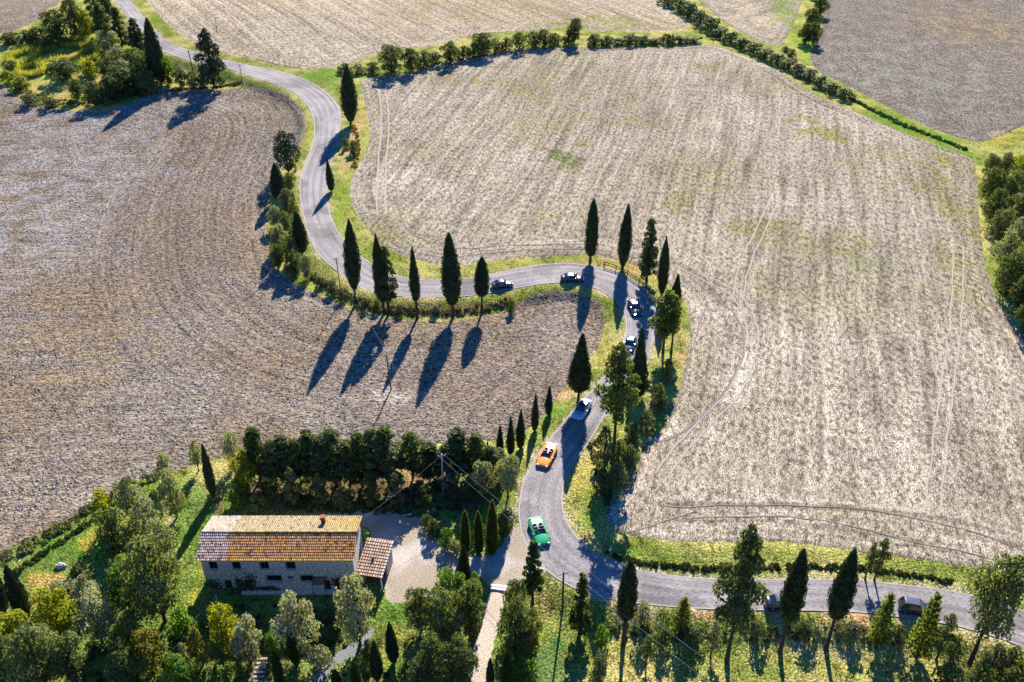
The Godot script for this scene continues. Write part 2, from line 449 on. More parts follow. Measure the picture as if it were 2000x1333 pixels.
var PATCH := [
	[12.63, -221.85, 5.68, 6.94, 0.16, 0.22, 0.06, 0.75, 1],
	[78.18, -244.07, 5.44, 3.63, 0.28, 0.30, 0.06, 0.75, 1],
	[81.63, -234.38, 6.58, 4.77, 0.28, 0.30, 0.06, 0.75, 1],
	[39.35, -194.30, 6.84, 7.82, 0.30, 0.28, 0.11, 0.60, 1],
	[52.54, -184.06, 5.47, 5.29, 0.30, 0.28, 0.11, 0.55, 1],
	[32.60, -243.49, 6.79, 5.74, 0.30, 0.28, 0.11, 0.35, 1],
	[8.16, -243.74, 14.96, 17.96, 0.30, 0.28, 0.11, 0.45, 1],
	[5.92, -270.80, 14.79, 8.33, 0.30, 0.28, 0.11, 0.45, 1],
	[-15.14, -278.85, 9.08, 6.42, 0.30, 0.28, 0.11, 0.40, 1],
	[59.51, -176.91, 14.88, 9.09, 0.30, 0.28, 0.11, 0.38, 1],
	[59.14, -288.44, 10.89, 4.78, 0.30, 0.28, 0.11, 0.60, 1],
	[85.39, -212.57, 9.76, 17.59, 0.30, 0.28, 0.11, 0.35, 1],
	[97.39, -192.93, 5.66, 22.82, 0.30, 0.28, 0.11, 0.50, 1],
	[87.45, -161.58, 3.97, 11.88, 0.30, 0.28, 0.11, 0.40, 1],
	[105.79, -211.89, 4.86, 8.74, 0.28, 0.30, 0.08, 0.60, 1],
	[70.56, -167.97, 6.14, 6.31, 0.16, 0.22, 0.06, 0.35, 1],
	[44.80, -95.95, 4.20, 1.62, 0.30, 0.28, 0.11, 0.50, 1],
	[-18.79, -186.47, 7.74, 7.47, 0.56, 0.53, 0.46, 0.35, 1],
	[40.90, -143.37, 3.10, 8.58, 0.56, 0.53, 0.46, 0.80, 1],
	[37.88, -133.56, 2.95, 7.79, 0.56, 0.53, 0.46, 0.90, 1],
	[33.69, -125.33, 2.99, 6.30, 0.56, 0.53, 0.46, 0.90, 1],
	[29.23, -118.42, 3.04, 5.84, 0.56, 0.53, 0.46, 0.90, 1],
	[24.63, -112.62, 3.41, 4.97, 0.56, 0.53, 0.46, 0.70, 1],
	[38.12, -152.31, 3.81, 7.46, 0.56, 0.53, 0.46, 0.50, 1],
	[-32.54, -199.25, 4.65, 16.41, 0.56, 0.53, 0.46, 0.60, 1],
	[-27.59, -176.69, 6.37, 4.60, 0.30, 0.28, 0.11, 0.50, 1],
	[-26.11, -182.64, 6.53, 6.29, 0.30, 0.28, 0.11, 0.35, 1],
	[60.44, -150.41, 11.33, 14.55, 0.56, 0.53, 0.46, 0.25, 1],
	[17.82, -92.83, 5.48, 2.43, 0.56, 0.53, 0.46, 0.40, 1],
	[52.42, -106.80, 11.98, 9.27, 0.56, 0.53, 0.46, 0.20, 1],
	[-57.35, -297.90, 14.34, 9.76, 0.56, 0.53, 0.46, 0.60, 1],
	[-66.73, -315.66, 20.02, 19.97, 0.56, 0.53, 0.46, 0.30, 1],
	[0.00, -348.54, 36.41, 17.74, 0.30, 0.28, 0.11, 0.40, 1],
	[35.18, -334.27, 22.86, 9.37, 0.30, 0.31, 0.08, 0.60, 1],
	[97.36, -340.01, 7.15, 40.62, 0.22, 0.32, 0.04, 0.80, 1],
	[83.00, -353.11, 11.07, 28.75, 0.62, 0.52, 0.36, 0.40, 1],
	[-19.21, -125.05, 4.34, 1.69, 0.63, 0.56, 0.46, 0.95, 2],
	[-75.72, -258.86, 10.00, 7.30, 0.51, 0.45, 0.37, 0.50, 2],
	[-72.10, -255.37, 5.66, 3.62, 0.57, 0.50, 0.41, 0.60, 2],
	[-108.62, -224.79, 28.11, 44.15, 0.38, 0.36, 0.34, 0.65, 2],
	[-101.39, -187.97, 20.06, 29.79, 0.39, 0.37, 0.35, 0.60, 2],
	[-71.38, -176.77, 18.11, 31.89, 0.26, 0.21, 0.17, 0.60, 2],
	[-79.92, -141.62, 16.35, 19.77, 0.33, 0.26, 0.16, 0.60, 2],
	[-77.00, -216.40, 17.39, 33.30, 0.28, 0.23, 0.19, 0.40, 2],
	[-8.43, -126.84, 16.87, 11.55, 0.28, 0.22, 0.17, 0.35, 2],
	[116.34, -278.37, 22.66, 28.31, 0.31, 0.32, 0.28, 0.60, 2],
	[159.01, -335.31, 19.44, 26.77, 0.37, 0.29, 0.18, 0.60, 2],
	[120.93, -231.04, 7.80, 4.71, 0.47, 0.39, 0.30, 0.70, 2],
	[-68.30, -257.40, 8.54, 18.02, 0.34, 0.27, 0.19, 0.60, 2],
	[-54.98, -186.75, 3.33, 24.69, 0.39, 0.32, 0.23, 0.70, 2],
	[-43.32, -97.16, 4.26, 4.55, 0.10, 0.22, 0.03, 0.90, 0],
	[-53.97, -99.23, 4.32, 6.22, 0.20, 0.29, 0.03, 0.70, 0],
	[-57.51, -91.38, 6.16, 3.74, 0.10, 0.23, 0.03, 0.90, 0],
	[-61.94, -85.57, 3.95, 2.60, 0.14, 0.23, 0.03, 0.80, 0],
	[-60.11, -85.13, 2.96, 1.55, 0.44, 0.31, 0.09, 0.95, 0],
	[-60.85, -82.19, 1.42, 2.48, 0.44, 0.31, 0.09, 0.90, 0],
	[-56.66, -91.85, 1.24, 2.07, 0.44, 0.37, 0.06, 0.90, 0],
	[-39.35, -83.73, 1.63, 4.24, 0.44, 0.37, 0.06, 0.70, 0],
	[-46.79, -95.66, 0.49, 3.97, 0.46, 0.36, 0.20, 0.90, 0],
	[-14.52, -79.52, 1.89, 2.40, 0.10, 0.22, 0.03, 0.80, 0],
	[-14.50, -76.38, 1.60, 2.30, 0.44, 0.37, 0.06, 0.60, 0],
	[-15.32, -72.66, 1.80, 2.90, 0.34, 0.32, 0.06, 0.70, 0],
	[-58.44, -71.49, 2.98, 1.77, 0.44, 0.37, 0.06, 0.90, 0],
	[-19.87, -77.17, 1.37, 2.01, 0.44, 0.37, 0.06, 0.90, 0],
	[3.81, -80.73, 2.54, 1.91, 0.44, 0.31, 0.09, 0.40, 0],
	[4.80, -72.62, 4.20, 3.63, 0.08, 0.18, 0.05, 0.85, 0],
	[21.67, -77.71, 8.67, 0.51, 0.52, 0.31, 0.14, 0.85, 0],
	[37.11, -77.57, 9.28, 0.60, 0.53, 0.32, 0.15, 0.85, 0],
	[14.31, -78.39, 3.73, 0.88, 0.46, 0.36, 0.20, 0.70, 0],
	[35.86, -71.97, 19.12, 2.16, 0.38, 0.36, 0.10, 0.90, 0],
	[39.27, -73.43, 7.25, 0.68, 0.48, 0.39, 0.25, 0.60, 0],
	[16.39, -74.10, 4.86, 1.01, 0.28, 0.30, 0.06, 0.70, 0],
	[10.60, -97.42, 1.77, 4.59, 0.13, 0.25, 0.02, 0.80, 0],
	[15.36, -88.75, 4.01, 1.36, 0.13, 0.25, 0.02, 0.80, 0],
	[33.17, -87.81, 11.94, 0.68, 0.18, 0.26, 0.03, 0.70, 0],
	[9.48, -102.35, 2.04, 5.55, 0.41, 0.37, 0.08, 0.70, 0],
	[5.72, -121.05, 2.45, 8.15, 0.14, 0.28, 0.03, 0.90, 0],
	[8.75, -124.90, 2.00, 2.71, 0.52, 0.31, 0.18, 0.80, 0],
	[15.90, -136.24, 2.12, 11.03, 0.46, 0.40, 0.11, 0.70, 0],
	[29.14, -136.71, 1.41, 9.74, 0.48, 0.33, 0.15, 0.80, 0],
	[21.86, -120.39, 1.46, 4.13, 0.46, 0.36, 0.20, 0.70, 0],
	[17.45, -168.64, 7.19, 1.50, 0.48, 0.34, 0.14, 0.70, 0],
	[25.17, -164.29, 4.03, 3.05, 0.53, 0.32, 0.15, 0.70, 0],
	[0.00, -166.56, 17.30, 1.97, 0.32, 0.33, 0.06, 0.70, 0],
	[-37.99, -213.51, 2.45, 27.20, 0.25, 0.31, 0.05, 0.60, 0],
	[-37.58, -194.03, 2.05, 15.53, 0.23, 0.33, 0.03, 0.80, 0],
	[-40.37, -232.76, 1.84, 20.42, 0.53, 0.32, 0.16, 0.70, 0],
	[-27.39, -170.32, 6.20, 3.65, 0.22, 0.31, 0.03, 0.80, 0],
	[-52.35, -239.87, 1.61, 20.85, 0.36, 0.36, 0.06, 0.80, 0],
	[-54.22, -277.64, 6.02, 6.41, 0.11, 0.28, 0.02, 0.90, 0],
	[-72.08, -284.23, 9.20, 2.13, 0.25, 0.31, 0.05, 0.80, 0],
	[-116.94, -317.97, 2.34, 18.56, 0.23, 0.32, 0.02, 0.90, 0],
	[-137.35, -288.94, 16.14, 20.31, 0.44, 0.48, 0.07, 0.90, 0],
	[-123.65, -265.59, 16.00, 8.87, 0.46, 0.36, 0.11, 0.80, 0],
	[-26.89, -153.62, 5.76, 1.14, 0.37, 0.38, 0.05, 0.70, 0],
	[-13.32, -151.54, 15.22, 1.30, 0.41, 0.29, 0.13, 0.70, 0],
	[0.96, -154.16, 6.75, 1.36, 0.39, 0.37, 0.06, 0.70, 0],
	[7.84, -158.13, 4.90, 0.81, 0.41, 0.39, 0.07, 0.70, 0],
	[-39.73, -160.41, 2.98, 1.59, 0.32, 0.37, 0.05, 0.60, 0],
	[-22.23, -104.01, 17.78, 4.43, 0.17, 0.11, 0.07, 0.95, 0],  # brown slope soil, darkened for the shade under the grove
	[-20.23, -99.91, 20.23, 3.79, 0.14, 0.10, 0.06, 0.95, 0],  # brown soil with the grove shade put into its colour
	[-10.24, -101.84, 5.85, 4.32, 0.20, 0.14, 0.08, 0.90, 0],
	[-33.37, -107.97, 4.55, 1.62, 0.48, 0.28, 0.13, 0.60, 0],
	[-14.97, -105.71, 3.74, 1.59, 0.48, 0.30, 0.14, 0.70, 0],
	[98.56, -237.99, 21.31, 10.53, 0.15, 0.29, 0.03, 0.80, 0],
	[109.22, -224.11, 7.62, 6.37, 0.15, 0.30, 0.03, 0.90, 0],
	[77.93, -303.60, 14.61, 8.57, 0.25, 0.31, 0.05, 0.60, 0],
	[93.76, -314.95, 3.35, 23.37, 0.20, 0.36, 0.02, 0.80, 0],
	[124.49, -230.27, 7.78, 6.71, 0.44, 0.37, 0.07, 0.70, 0],
	[-26.08, -77.20, 13.66, 3.41, 0.05, 0.07, 0.02, 0.95, 0],  # deep shade in front of the farmhouse, painted onto the lawn
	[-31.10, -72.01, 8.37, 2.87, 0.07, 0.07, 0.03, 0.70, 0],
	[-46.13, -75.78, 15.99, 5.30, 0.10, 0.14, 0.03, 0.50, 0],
]   # x, z, radius across, radius along, r, g, b, strength: patches of another growth or soil; dark grove and garden ones hold painted shade

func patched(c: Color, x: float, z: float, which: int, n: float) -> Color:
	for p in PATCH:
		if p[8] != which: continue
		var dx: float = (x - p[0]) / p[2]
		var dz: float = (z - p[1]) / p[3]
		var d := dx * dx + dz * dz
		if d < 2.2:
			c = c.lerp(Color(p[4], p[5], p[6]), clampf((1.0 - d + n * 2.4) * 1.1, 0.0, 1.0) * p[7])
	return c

func stubble_color(x: float, z: float, row: float, along: float, i: int) -> Color:
	var b := n_big.get_noise_2d(x, z)
	var m := n_mid.get_noise_2d(x, z)
	var r := n_mid.get_noise_2d(row * 11.0, along * 0.25 + 300.0) + 0.6 * n_mid.get_noise_2d(row * 3.6, along * 0.1)
	var c := Color(0.50, 0.458, 0.39).lerp(Color(0.42, 0.385, 0.31), clampf(0.5 + b * 1.6, 0.0, 1.0))
	if i == 2: c = c.lerp(Color(0.56, 0.49, 0.37), 0.7)
	c = c.lerp(Color(0.37, 0.36, 0.20), clampf(b * 1.5 + m * 0.9 - 0.42, 0.0, 0.6))
	c = patched(c, x, z, 1, m)
	return c * (1.0 + 0.60 * r + 0.22 * m)

func plough_color(x: float, z: float, row: float, along: float, i: int) -> Color:
	var b := n_big.get_noise_2d(x * 1.3 + 90.0, z * 1.3)
	var m := n_mid.get_noise_2d(x, z)
	var r := n_mid.get_noise_2d(row * 9.0, along * 0.3)
	var c := Color(0.325, 0.265, 0.195).lerp(Color(0.35, 0.305, 0.25), clampf(0.5 + b * 2.0 - (x + 70.0) * 0.006, 0.0, 1.0))
	if i == 4: c = Color(0.285, 0.257, 0.222)
	c = patched(c, x, z, 2, m)
	if row != x and absf(along) < 900.0: r += 0.25 * sin(row * 5.2) * n_big.get_noise_2d(x * 2.0 + 40.0, z * 2.0) * 2.0
	return c * (1.0 + 0.42 * r + 0.24 * m)

func verge_color(x: float, z: float) -> Color:
	var b := n_big.get_noise_2d(x * 3.0, z * 3.0)
	var m := n_mid.get_noise_2d(x * 2.0, z * 2.0)
	var c := Color(0.26, 0.315, 0.06).lerp(Color(0.52, 0.46, 0.15), clampf(0.44 + b * 1.7 + m * 0.6, 0.0, 1.0))
	if z > -104.0 and x < 3.0:
		c = c.lerp(Color(0.16, 0.26, 0.05), 0.65)
	var r := road_at(x, z)
	var e := absf(r.x) - r.y
	if e < 1.4: c = c.lerp(Color(0.50, 0.41, 0.24), clampf(0.75 - e * 0.6 + m, 0.0, 0.8))
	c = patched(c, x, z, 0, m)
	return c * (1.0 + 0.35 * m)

func grid_mesh(x0: float, x1: float, z0: float, z1: float, cell: float, what: int, g: PackedFloat32Array, i: int) -> ArrayMesh:
	var nx := int((x1 - x0) / cell) + 1
	var nz := int((z1 - z0) / cell) + 1
	var ids: PackedInt32Array = []
	ids.resize(nx * nz)
	ids.fill(-1)
	var ys: PackedFloat32Array = []
	ys.resize(nx * nz)
	var pos: PackedVector3Array = []
	var nor: PackedVector3Array = []
	var col: PackedColorArray = []
	var uvs: PackedVector2Array = []
	var back: PackedInt32Array = []
	var angle := 0.0
	var us := 20.0
	var vs := 20.0
	if what == 1: angle = deg_to_rad([15.0, 15.0, -34.0, 52.0, 0.0][i]); us = 30.0; vs = 74.0
	if what == 2: angle = deg_to_rad([84.0, 84.0, 70.0, 0.0, 8.0][i]); us = 28.0; vs = 52.0
	if what == 0: us = 26.0; vs = 26.0
	var ca := cos(angle)
	var sa := sin(angle)
	for iz in nz:
		for ix in nx:
			var x := x0 + ix * cell
			var z := z0 + iz * cell
			if not in_view(x, z, 330.0): continue
			var sd := sample(g, x, z)
			var k := iz * nx + ix
			var y := 0.0
			if what == 0:
				if sd > 3.0: continue
				y = height(x, z)
				var r := road_at(x, z)
				var e := absf(r.x) - r.y
				if e < 0.0: y -= 0.06
				elif sd < 0.0: y += 0.10 * n_fine.get_noise_2d(x, z) + 0.08 * n_mid.get_noise_2d(x * 2.0, z * 2.0) * clampf(e, 0.0, 1.0)
				if sd > 0.3: y -= 0.3 * clampf((sd - 0.3) * 0.6, 0.0, 1.0)
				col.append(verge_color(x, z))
				uvs.append(Vector2(x / us, z / vs))
			else:
				if sd < -2.2: continue
				# rows run across the field, but round its edge near the border
				var row := x * ca + z * sa
				var along := -x * sa + z * ca
				row += 1.0 * n_big.get_noise_2d(x, z)
				var rd := road_at(x, z)
				if sd < 5.5: 
					along = row
					row = sd * 1.2
				elif i == 1 and absf(rd.x) < (46.0 if what == 2 else 17.0):
					along = row * 0.4
					row = rd.x * 1.1
				y = height(x, z) + clampf(sd * 0.18, -0.3, 0.07)
				var f := clampf(sd, 0.0, 1.0)
				if what == 1:
					y += f * (0.025 * n_fine.get_noise_2d(x * 2.0, z * 2.0) + 0.03 * n_mid.get_noise_2d(row * 11.0, along * 0.25 + 300.0))
					col.append(stubble_color(x, z, row, along, i))
				else:
					y += f * (0.065 * n_fine.get_noise_2d(x * 2.6, z * 2.6) + 0.07 * n_mid.get_noise_2d(row * 9.0, along * 0.3))
					col.append(plough_color(x, z, row, along, i))
				uvs.append(Vector2((x * ca + z * sa) / us, (-x * sa + z * ca) / vs))
			ids[k] = pos.size()
			ys[k] = y
			pos.append(Vector3(x, y, z))
			back.append(k)
	nor.resize(pos.size())
	for v in pos.size():
		var k := back[v]
		var l := k - 1 if k % nx > 0 and ids[k - 1] >= 0 else k
		var r := k + 1 if k % nx < nx - 1 and ids[k + 1] >= 0 else k
		var u := k - nx if k >= nx and ids[k - nx] >= 0 else k
		var d := k + nx if k + nx < nx * nz and ids[k + nx] >= 0 else k
		nor[v] = Vector3((ys[l] - ys[r]) / (maxi(1, r - l) * cell), 1.0, (ys[u] - ys[d]) / (maxi(1, (d - u) / nx) * cell)).normalized()
	var idx: PackedInt32Array = []
	for iz in nz - 1:
		for ix in nx - 1:
			var k := iz * nx + ix
			var a := ids[k]
			var b := ids[k + 1]
			var c := ids[k + nx]
			var d := ids[k + nx + 1]
			if a < 0 or b < 0 or c < 0 or d < 0: continue
			idx.append_array([a, b, d, a, d, c])
	return arrays_mesh(pos, nor, col, uvs, idx)

func arrays_mesh(pos: PackedVector3Array, nor: PackedVector3Array, col: PackedColorArray, uvs: PackedVector2Array, idx: PackedInt32Array) -> ArrayMesh:
	var a := []
	a.resize(Mesh.ARRAY_MAX)
	a[Mesh.ARRAY_VERTEX] = pos
	a[Mesh.ARRAY_NORMAL] = nor
	if col.size(): a[Mesh.ARRAY_COLOR] = col
	if uvs.size(): a[Mesh.ARRAY_TEX_UV] = uvs
	a[Mesh.ARRAY_INDEX] = idx
	var m := ArrayMesh.new()
	m.add_surface_from_arrays(Mesh.PRIMITIVE_TRIANGLES, a)
	return m

var POLY := {}
var cover: PackedFloat32Array = []
var yard: PackedFloat32Array = []

func make_fields() -> void:
	cover.resize(NX * NZ)
	cover.fill(-6.0)
	var spec := [
		["stubble_field", "stubble", 1, 0.5, 1, "pale harvested stubble field filling the right half beside the winding road"],
		["stubble_field", "upper_stubble", 1, 0.8, 2, "yellowish stubble field above the bushy hedgerow at the top"],
		["stubble_field", "corner_stubble", 1, 0.8, 3, "small stubble triangle with green margin between hedge and grey field"],
		["ploughed_field", "plough", 2, 0.46, 1, "brown ploughed field on the left below the winding road"],
		["ploughed_field", "grey_plough", 2, 0.8, 4, "smooth grey ploughed field in the upper right corner"],
		["ploughed_field", "corner_plough", 2, 0.8, 2, "grey ploughed field corner above the pond thicket"],
	]
	for s in spec:
		var poly := catmull(vecs(POLY[s[1]]), 2.0, true)
		var g := make_sd(poly)
		for k in cover.size(): cover[k] = maxf(cover[k], g[k])
		var lo := poly[0]
		var hi := poly[0]
		for p in poly:
			lo = lo.min(p)
			hi = hi.max(p)
		lo = (lo - Vector2(3, 3)).max(Vector2(GX0, GZ0))
		hi = (hi + Vector2(3, 3)).min(Vector2(GX0 + NX - 1, GZ0 + NZ - 1))
		var o := part(s[0], grid_mesh(lo.x, hi.x, lo.y, hi.y, s[3], s[2], g, s[4]), M.stubble if s[2] == 1 else M.plough, self)
		tag(o, s[5], "field", "", "structure")
		fields.append([s[1], g])
	var yp := catmull(vecs(POLY.yard), 1.5, true)
	yard = make_sd(yp)
	for nm in [["gravel_yard", "yard", "pale gravel farmyard and drive beside the farmhouse"], ["track", "track", "pale gravel track running down from the drive"], ["garden_path", "walk", "grey stone garden path curving below the farmhouse"]]:
		var poly := catmull(vecs(POLY[nm[1]]), 1.5, true)
		var g := make_sd(poly)
		var lo := poly[0]
		var hi := poly[0]
		for p in poly:
			lo = lo.min(p)
			hi = hi.max(p)
		var st := {"lo": lo - Vector2(2, 2), "hi": hi + Vector2(2, 2)}
		var o := part(nm[0], yard_mesh(st.lo, st.hi, g, nm[1]), M.gravel, self)
		tag(o, nm[2], "ground", "", "structure")
		for k in yard.size(): yard[k] = maxf(yard[k], g[k])

func yard_mesh(lo: Vector2, hi: Vector2, g: PackedFloat32Array, nm: String) -> ArrayMesh:
	var pos: PackedVector3Array = []
	var nor: PackedVector3Array = []
	var col: PackedColorArray = []
	var uvs: PackedVector2Array = []
	var idx: PackedInt32Array = []
	var nx := int((hi.x - lo.x) / 0.4) + 1
	var nz := int((hi.y - lo.y) / 0.4) + 1
	var sds: PackedFloat32Array = []
	for iz in nz:
		for ix in nx:
			var x := lo.x + ix * 0.4
			var z := lo.y + iz * 0.4
			var sd := sample(g, x, z) + 0.5 * n_fine.get_noise_2d(x, z)
			sds.append(sd)
			pos.append(Vector3(x, height(x, z) + clampf(sd * 0.25, -0.35, 0.16), z))
			nor.append(Vector3.UP)
			var m := n_mid.get_noise_2d(x, z)
			var c := Color(0.47, 0.415, 0.36).lerp(Color(0.31, 0.255, 0.185), clampf(0.4 + m * 2.0 + n_big.get_noise_2d(x * 4.0, z * 4.0) * 1.6, 0.0, 1.0))
			if nm == "track": c = c.lerp(Color(0.50, 0.41, 0.31), 0.7)
			if nm == "walk": c = Color(0.20, 0.205, 0.205)
			col.append(c * (1.0 + 0.3 * m))
			uvs.append(Vector2(x / 26.0, z / 26.0))
	for iz in nz - 1:
		for ix in nx - 1:
			var k := iz * nx + ix
			if maxf(maxf(sds[k], sds[k + 1]), maxf(sds[k + nx], sds[k + nx + 1])) < -1.4: continue
			idx.append_array([k, k + 1, k + nx + 1, k, k + nx + 1, k + nx])
	return arrays_mesh(pos, nor, col, uvs, idx)

func make_ground() -> void:
	# the wide land all round, a little below the near sheets
	var pos: PackedVector3Array = []
	var nor: PackedVector3Array = []
	var col: PackedColorArray = []
	var uvs: PackedVector2Array = []
	var idx: PackedInt32Array = []
	var ax: Array = []
	for k in range(-36, 37): ax.append(signf(k) * (absf(k) * 12.0 + pow(maxf(0.0, absf(k) - 24.0), 3.0) * 3.0))
	for z in ax:
		for x in ax:
			var zz: float = z - 260.0
			pos.append(Vector3(x, height(x, zz) - 1.1 + 6.0 * n_big.get_noise_2d(x * 0.12, zz * 0.12) * clampf((Vector2(x, z).length() - 330.0) / 400.0, 0.0, 1.0), zz))
			nor.append(Vector3.UP)
			col.append(Color(0.30, 0.31, 0.08).lerp(Color(0.42, 0.37, 0.17), clampf(0.5 + n_big.get_noise_2d(x * 0.4, zz * 0.4) * 2.0, 0.0, 1.0)))
			uvs.append(Vector2(x / 14.0, zz / 14.0))
	var n := ax.size()
	for i in n - 1:
		for j in n - 1:
			var k := i * n + j
			idx.append_array([k, k + 1, k + n + 1, k, k + n + 1, k + n])
	tag(part("ground", arrays_mesh(pos, nor, col, uvs, idx), M.verge, self), "farmland stretching to the horizon all round", "ground", "", "structure")
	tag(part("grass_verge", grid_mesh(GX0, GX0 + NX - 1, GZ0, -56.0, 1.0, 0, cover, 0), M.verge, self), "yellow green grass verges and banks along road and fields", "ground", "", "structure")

func ribbon(pts: PackedVector2Array, offs: Array, up: float, step_v: float, cols: Callable, flat := false) -> ArrayMesh:
	var pos: PackedVector3Array = []
	var nor: PackedVector3Array = []
	var col: PackedColorArray = []
	var uvs: PackedVector2Array = []
	var idx: PackedInt32Array = []
	var run := 0.0
	var n := offs.size()
	for i in pts.size():
		var d := (pts[mini(i + 1, pts.size() - 1)] - pts[maxi(i - 1, 0)]).normalized()
		var s := Vector2(-d.y, d.x)
		if i: run += pts[i].distance_to(pts[i - 1])
		for k in n:
			var o: float = offs[k] if not flat else offs[k] * road_pts[i].z
			var p := pts[i] + s * o
			pos.append(Vector3(p.x, (relief(p.x, p.y) if flat else height(p.x, p.y)) + up, p.y))
			nor.append(Vector3.UP)
			col.append(cols.call(p.x, p.y, o, run))
			uvs.append(Vector2(o / 9.0, run / step_v))
			if i and k:
				var v := i * n + k
				idx.append_array([v - 1, v, v - n, v - 1, v - n, v - n - 1])
	return arrays_mesh(pos, nor, col, uvs, idx)

func make_road() -> void:
	var pts: PackedVector2Array = []
	for p in road_pts: pts.append(Vector2(p.x, p.y))
	var offs: Array = []
	for k in 19: offs.append(-1.0 + k / 9.0)
	var c := func(x: float, z: float, o: float, run: float) -> Color:
		var a := 0.242
		var streak := n_mid.get_noise_2d(o * 22.0, run * 0.25)
		var lane := cos(absf(o) * 3.9)     # tyre paths worn paler, oil between them darker
		a *= 1.0 + 0.40 * streak - 0.12 * lane + 0.32 * n_mid.get_noise_2d(x, z)
		if n_mid.get_noise_2d(x * 0.5 + 77.0, z * 0.5) > 0.2: a *= 0.74     # old patches
		return Color(a * 1.04, a * 0.96, a * 0.925)
	tag(part("road", ribbon(pts, offs, 0.03, 40.0, c, true), M.asphalt, self), "winding grey asphalt country road", "road", "", "structure")
	for s in [-1.0, 1.0]:
		var l := func(x: float, z: float, o: float, run: float) -> Color: return Color.WHITE
		var e: float = 0.955 * s
		tag(part("road_edge_line", ribbon(pts, [e - 0.028, e + 0.028], 0.045, 9.0, l, true), M.line, self), "worn pale edge line on the %s side of the road" % ("ploughed field" if s > 0.0 else "stubble field"), "road marking", "", "structure")

var TRACKS := [
	[0, [-30.37, -266.75, -28.38, -252.5, -26.54, -236.38, -26.09, -219.95, -26.8, -209.31, -26.14, -198.04, -24.33, -188.88, -21.66, -181.52, -18.06, -176.87, -13.66, -174.19, -8.38, -173.37, 0, -174.83, 8.45, -175.35, 15.84, -175.39], 0, 0.14, "dark curved wheel rut inside the upper bend of the stubble field"],
	[1, [-37.55, -269.67, -34.05, -246.82, -31.94, -222.98, -30.6, -207.77, -28.44, -188.79], 1, 0.17, "pale double wheel track beside the upper right verge"],
	[0, [-28, -180.2, -23.09, -174.03, -17.58, -170.56, -12.36, -169.55, -4.15, -171.42, 5.23, -173.07, 14.66, -173.35], 0, 0.12, "dark outer rut along the lower S bend"],
	[0, [34.38, -162.05, 37.35, -156.1, 39.98, -149.55, 41.08, -143.37, 39.59, -135.13, 36.19, -127.51, 31.99, -120.45, 27.41, -114.52, 23.87, -111.63, 20.03, -110.39], 0, 0.19, "dark rut curving round the pale hairpin patch"],
	[1, [33.5, -166.19, 37.7, -161.03, 42.3, -154.18, 42.91, -143.37, 40.14, -133.57, 35.36, -123.22, 30.49, -116.46, 25.02, -108.98, 21.24, -103.22], 1, 0.14, "pale double track outside the hairpin patch"],
	[0, [36.47, -152.68, 32.77, -141.65, 29.23, -130.45, 26.07, -120.41, 23.49, -114.5], 0, 0.11, "dark rut closest to the hairpin trees"],
	[1, [60.41, -199.2, 53.63, -184.04, 46.17, -166.13, 41.93, -152.31], 1, 0.13, "pale double track running down the middle of the stubble"],
	[1, [91.49, -174.08, 81.9, -150.27, 73.25, -130.58, 64.59, -111.63, 57.45, -96.04], 1, 0.12, "pale double track down the right side of the stubble"],
	[0, [20.52, -96.62, 28.15, -96.86, 36.69, -97.22, 45.03, -96.76, 51.66, -95.49, 57.34, -93.85, 62.55, -91.38, 67.35, -88.44], 0, 0.1, "dark long rut above the lower road, upper one"],
	[0, [24.25, -94.43, 33.36, -94.87, 41.56, -94.33, 47.77, -92.03, 53.88, -89.99, 59.79, -87.93, 65.73, -84.87], 0, 0.09, "dark long rut above the lower road, lower one"],
	[0, [15.67, -91.86, 20.7, -93.82, 25.17, -95.83], 0, 0.09, "short dark turning rut near the lower bend"],
	[1, [-103.6, -343.96, -84.24, -320.22, -71.81, -307.48, -60.82, -299.75], 1, 0.14, "pale double track in the upper stubble field"],
	[0, [-95.44, -354.45, -67.6, -320.74, -52.04, -305.5], 0, 0.14, "dark line slanting across the upper stubble field"],
	[0, [-43.21, -286, -28.45, -315.8, -18.43, -353.88], 0, 0.1, "dark seam across the upper stubble field"],
]

func make_tracks() -> void:
	for t in TRACKS:
		var pts := catmull(vecs(t[1]), 1.0, false)
		for k in pts.size(): pts[k] += Vector2(n_mid.get_noise_2d(pts[k].x, pts[k].y), n_mid.get_noise_2d(pts[k].y + 50.0, pts[k].x)) * 0.35
		var pr: Array = [0.0] if t[2] == 0 else [-0.95, 0.95]
		for o in pr:
			var w := func(x: float, z: float, _o: float, run: float) -> Color: return Color.WHITE
			var half: float = t[3]
			tag(part("wheel_track", ribbon(pts, [o - half, o + half], 0.12, 3.0, w), M.track_dark if t[0] == 0 else M.track_pale, self), t[4], "wheel track", "wheel tracks on the stubble", "structure")

func make_pond() -> void:
	for q in [["pond", [-137.58, -290.84, 8.42, 5.29], srgb(0.30, 0.20, 0.05), "shallow ochre pond ringed by yellow green reeds"], ["mud_patch", [-138.79, -283.3, 3.06, 2.2], srgb(0.50, 0.45, 0.38), "pale dried mud at the pond edge"]]:
		var st := stool()
		var e: Array = q[1]
		for k in 20:
			var a := TAU * k / 20.0
			var b := TAU * (k + 1) / 20.0
			var y := height(e[0], e[1]) + (0.34 if q[0] == "pond" else 0.38)
			tri(st, Vector3(e[0], y, e[1]), Vector3(e[0] + cos(a) * e[2], y, e[1] + sin(a) * e[3]), Vector3(e[0] + cos(b) * e[2], y, e[1] + sin(b) * e[3]))
		var m := std(q[2], 0.25 if q[0] == "pond" else 0.9)
		tag(part(q[0], fin(st), m, self), q[3], "water", "", "structure")

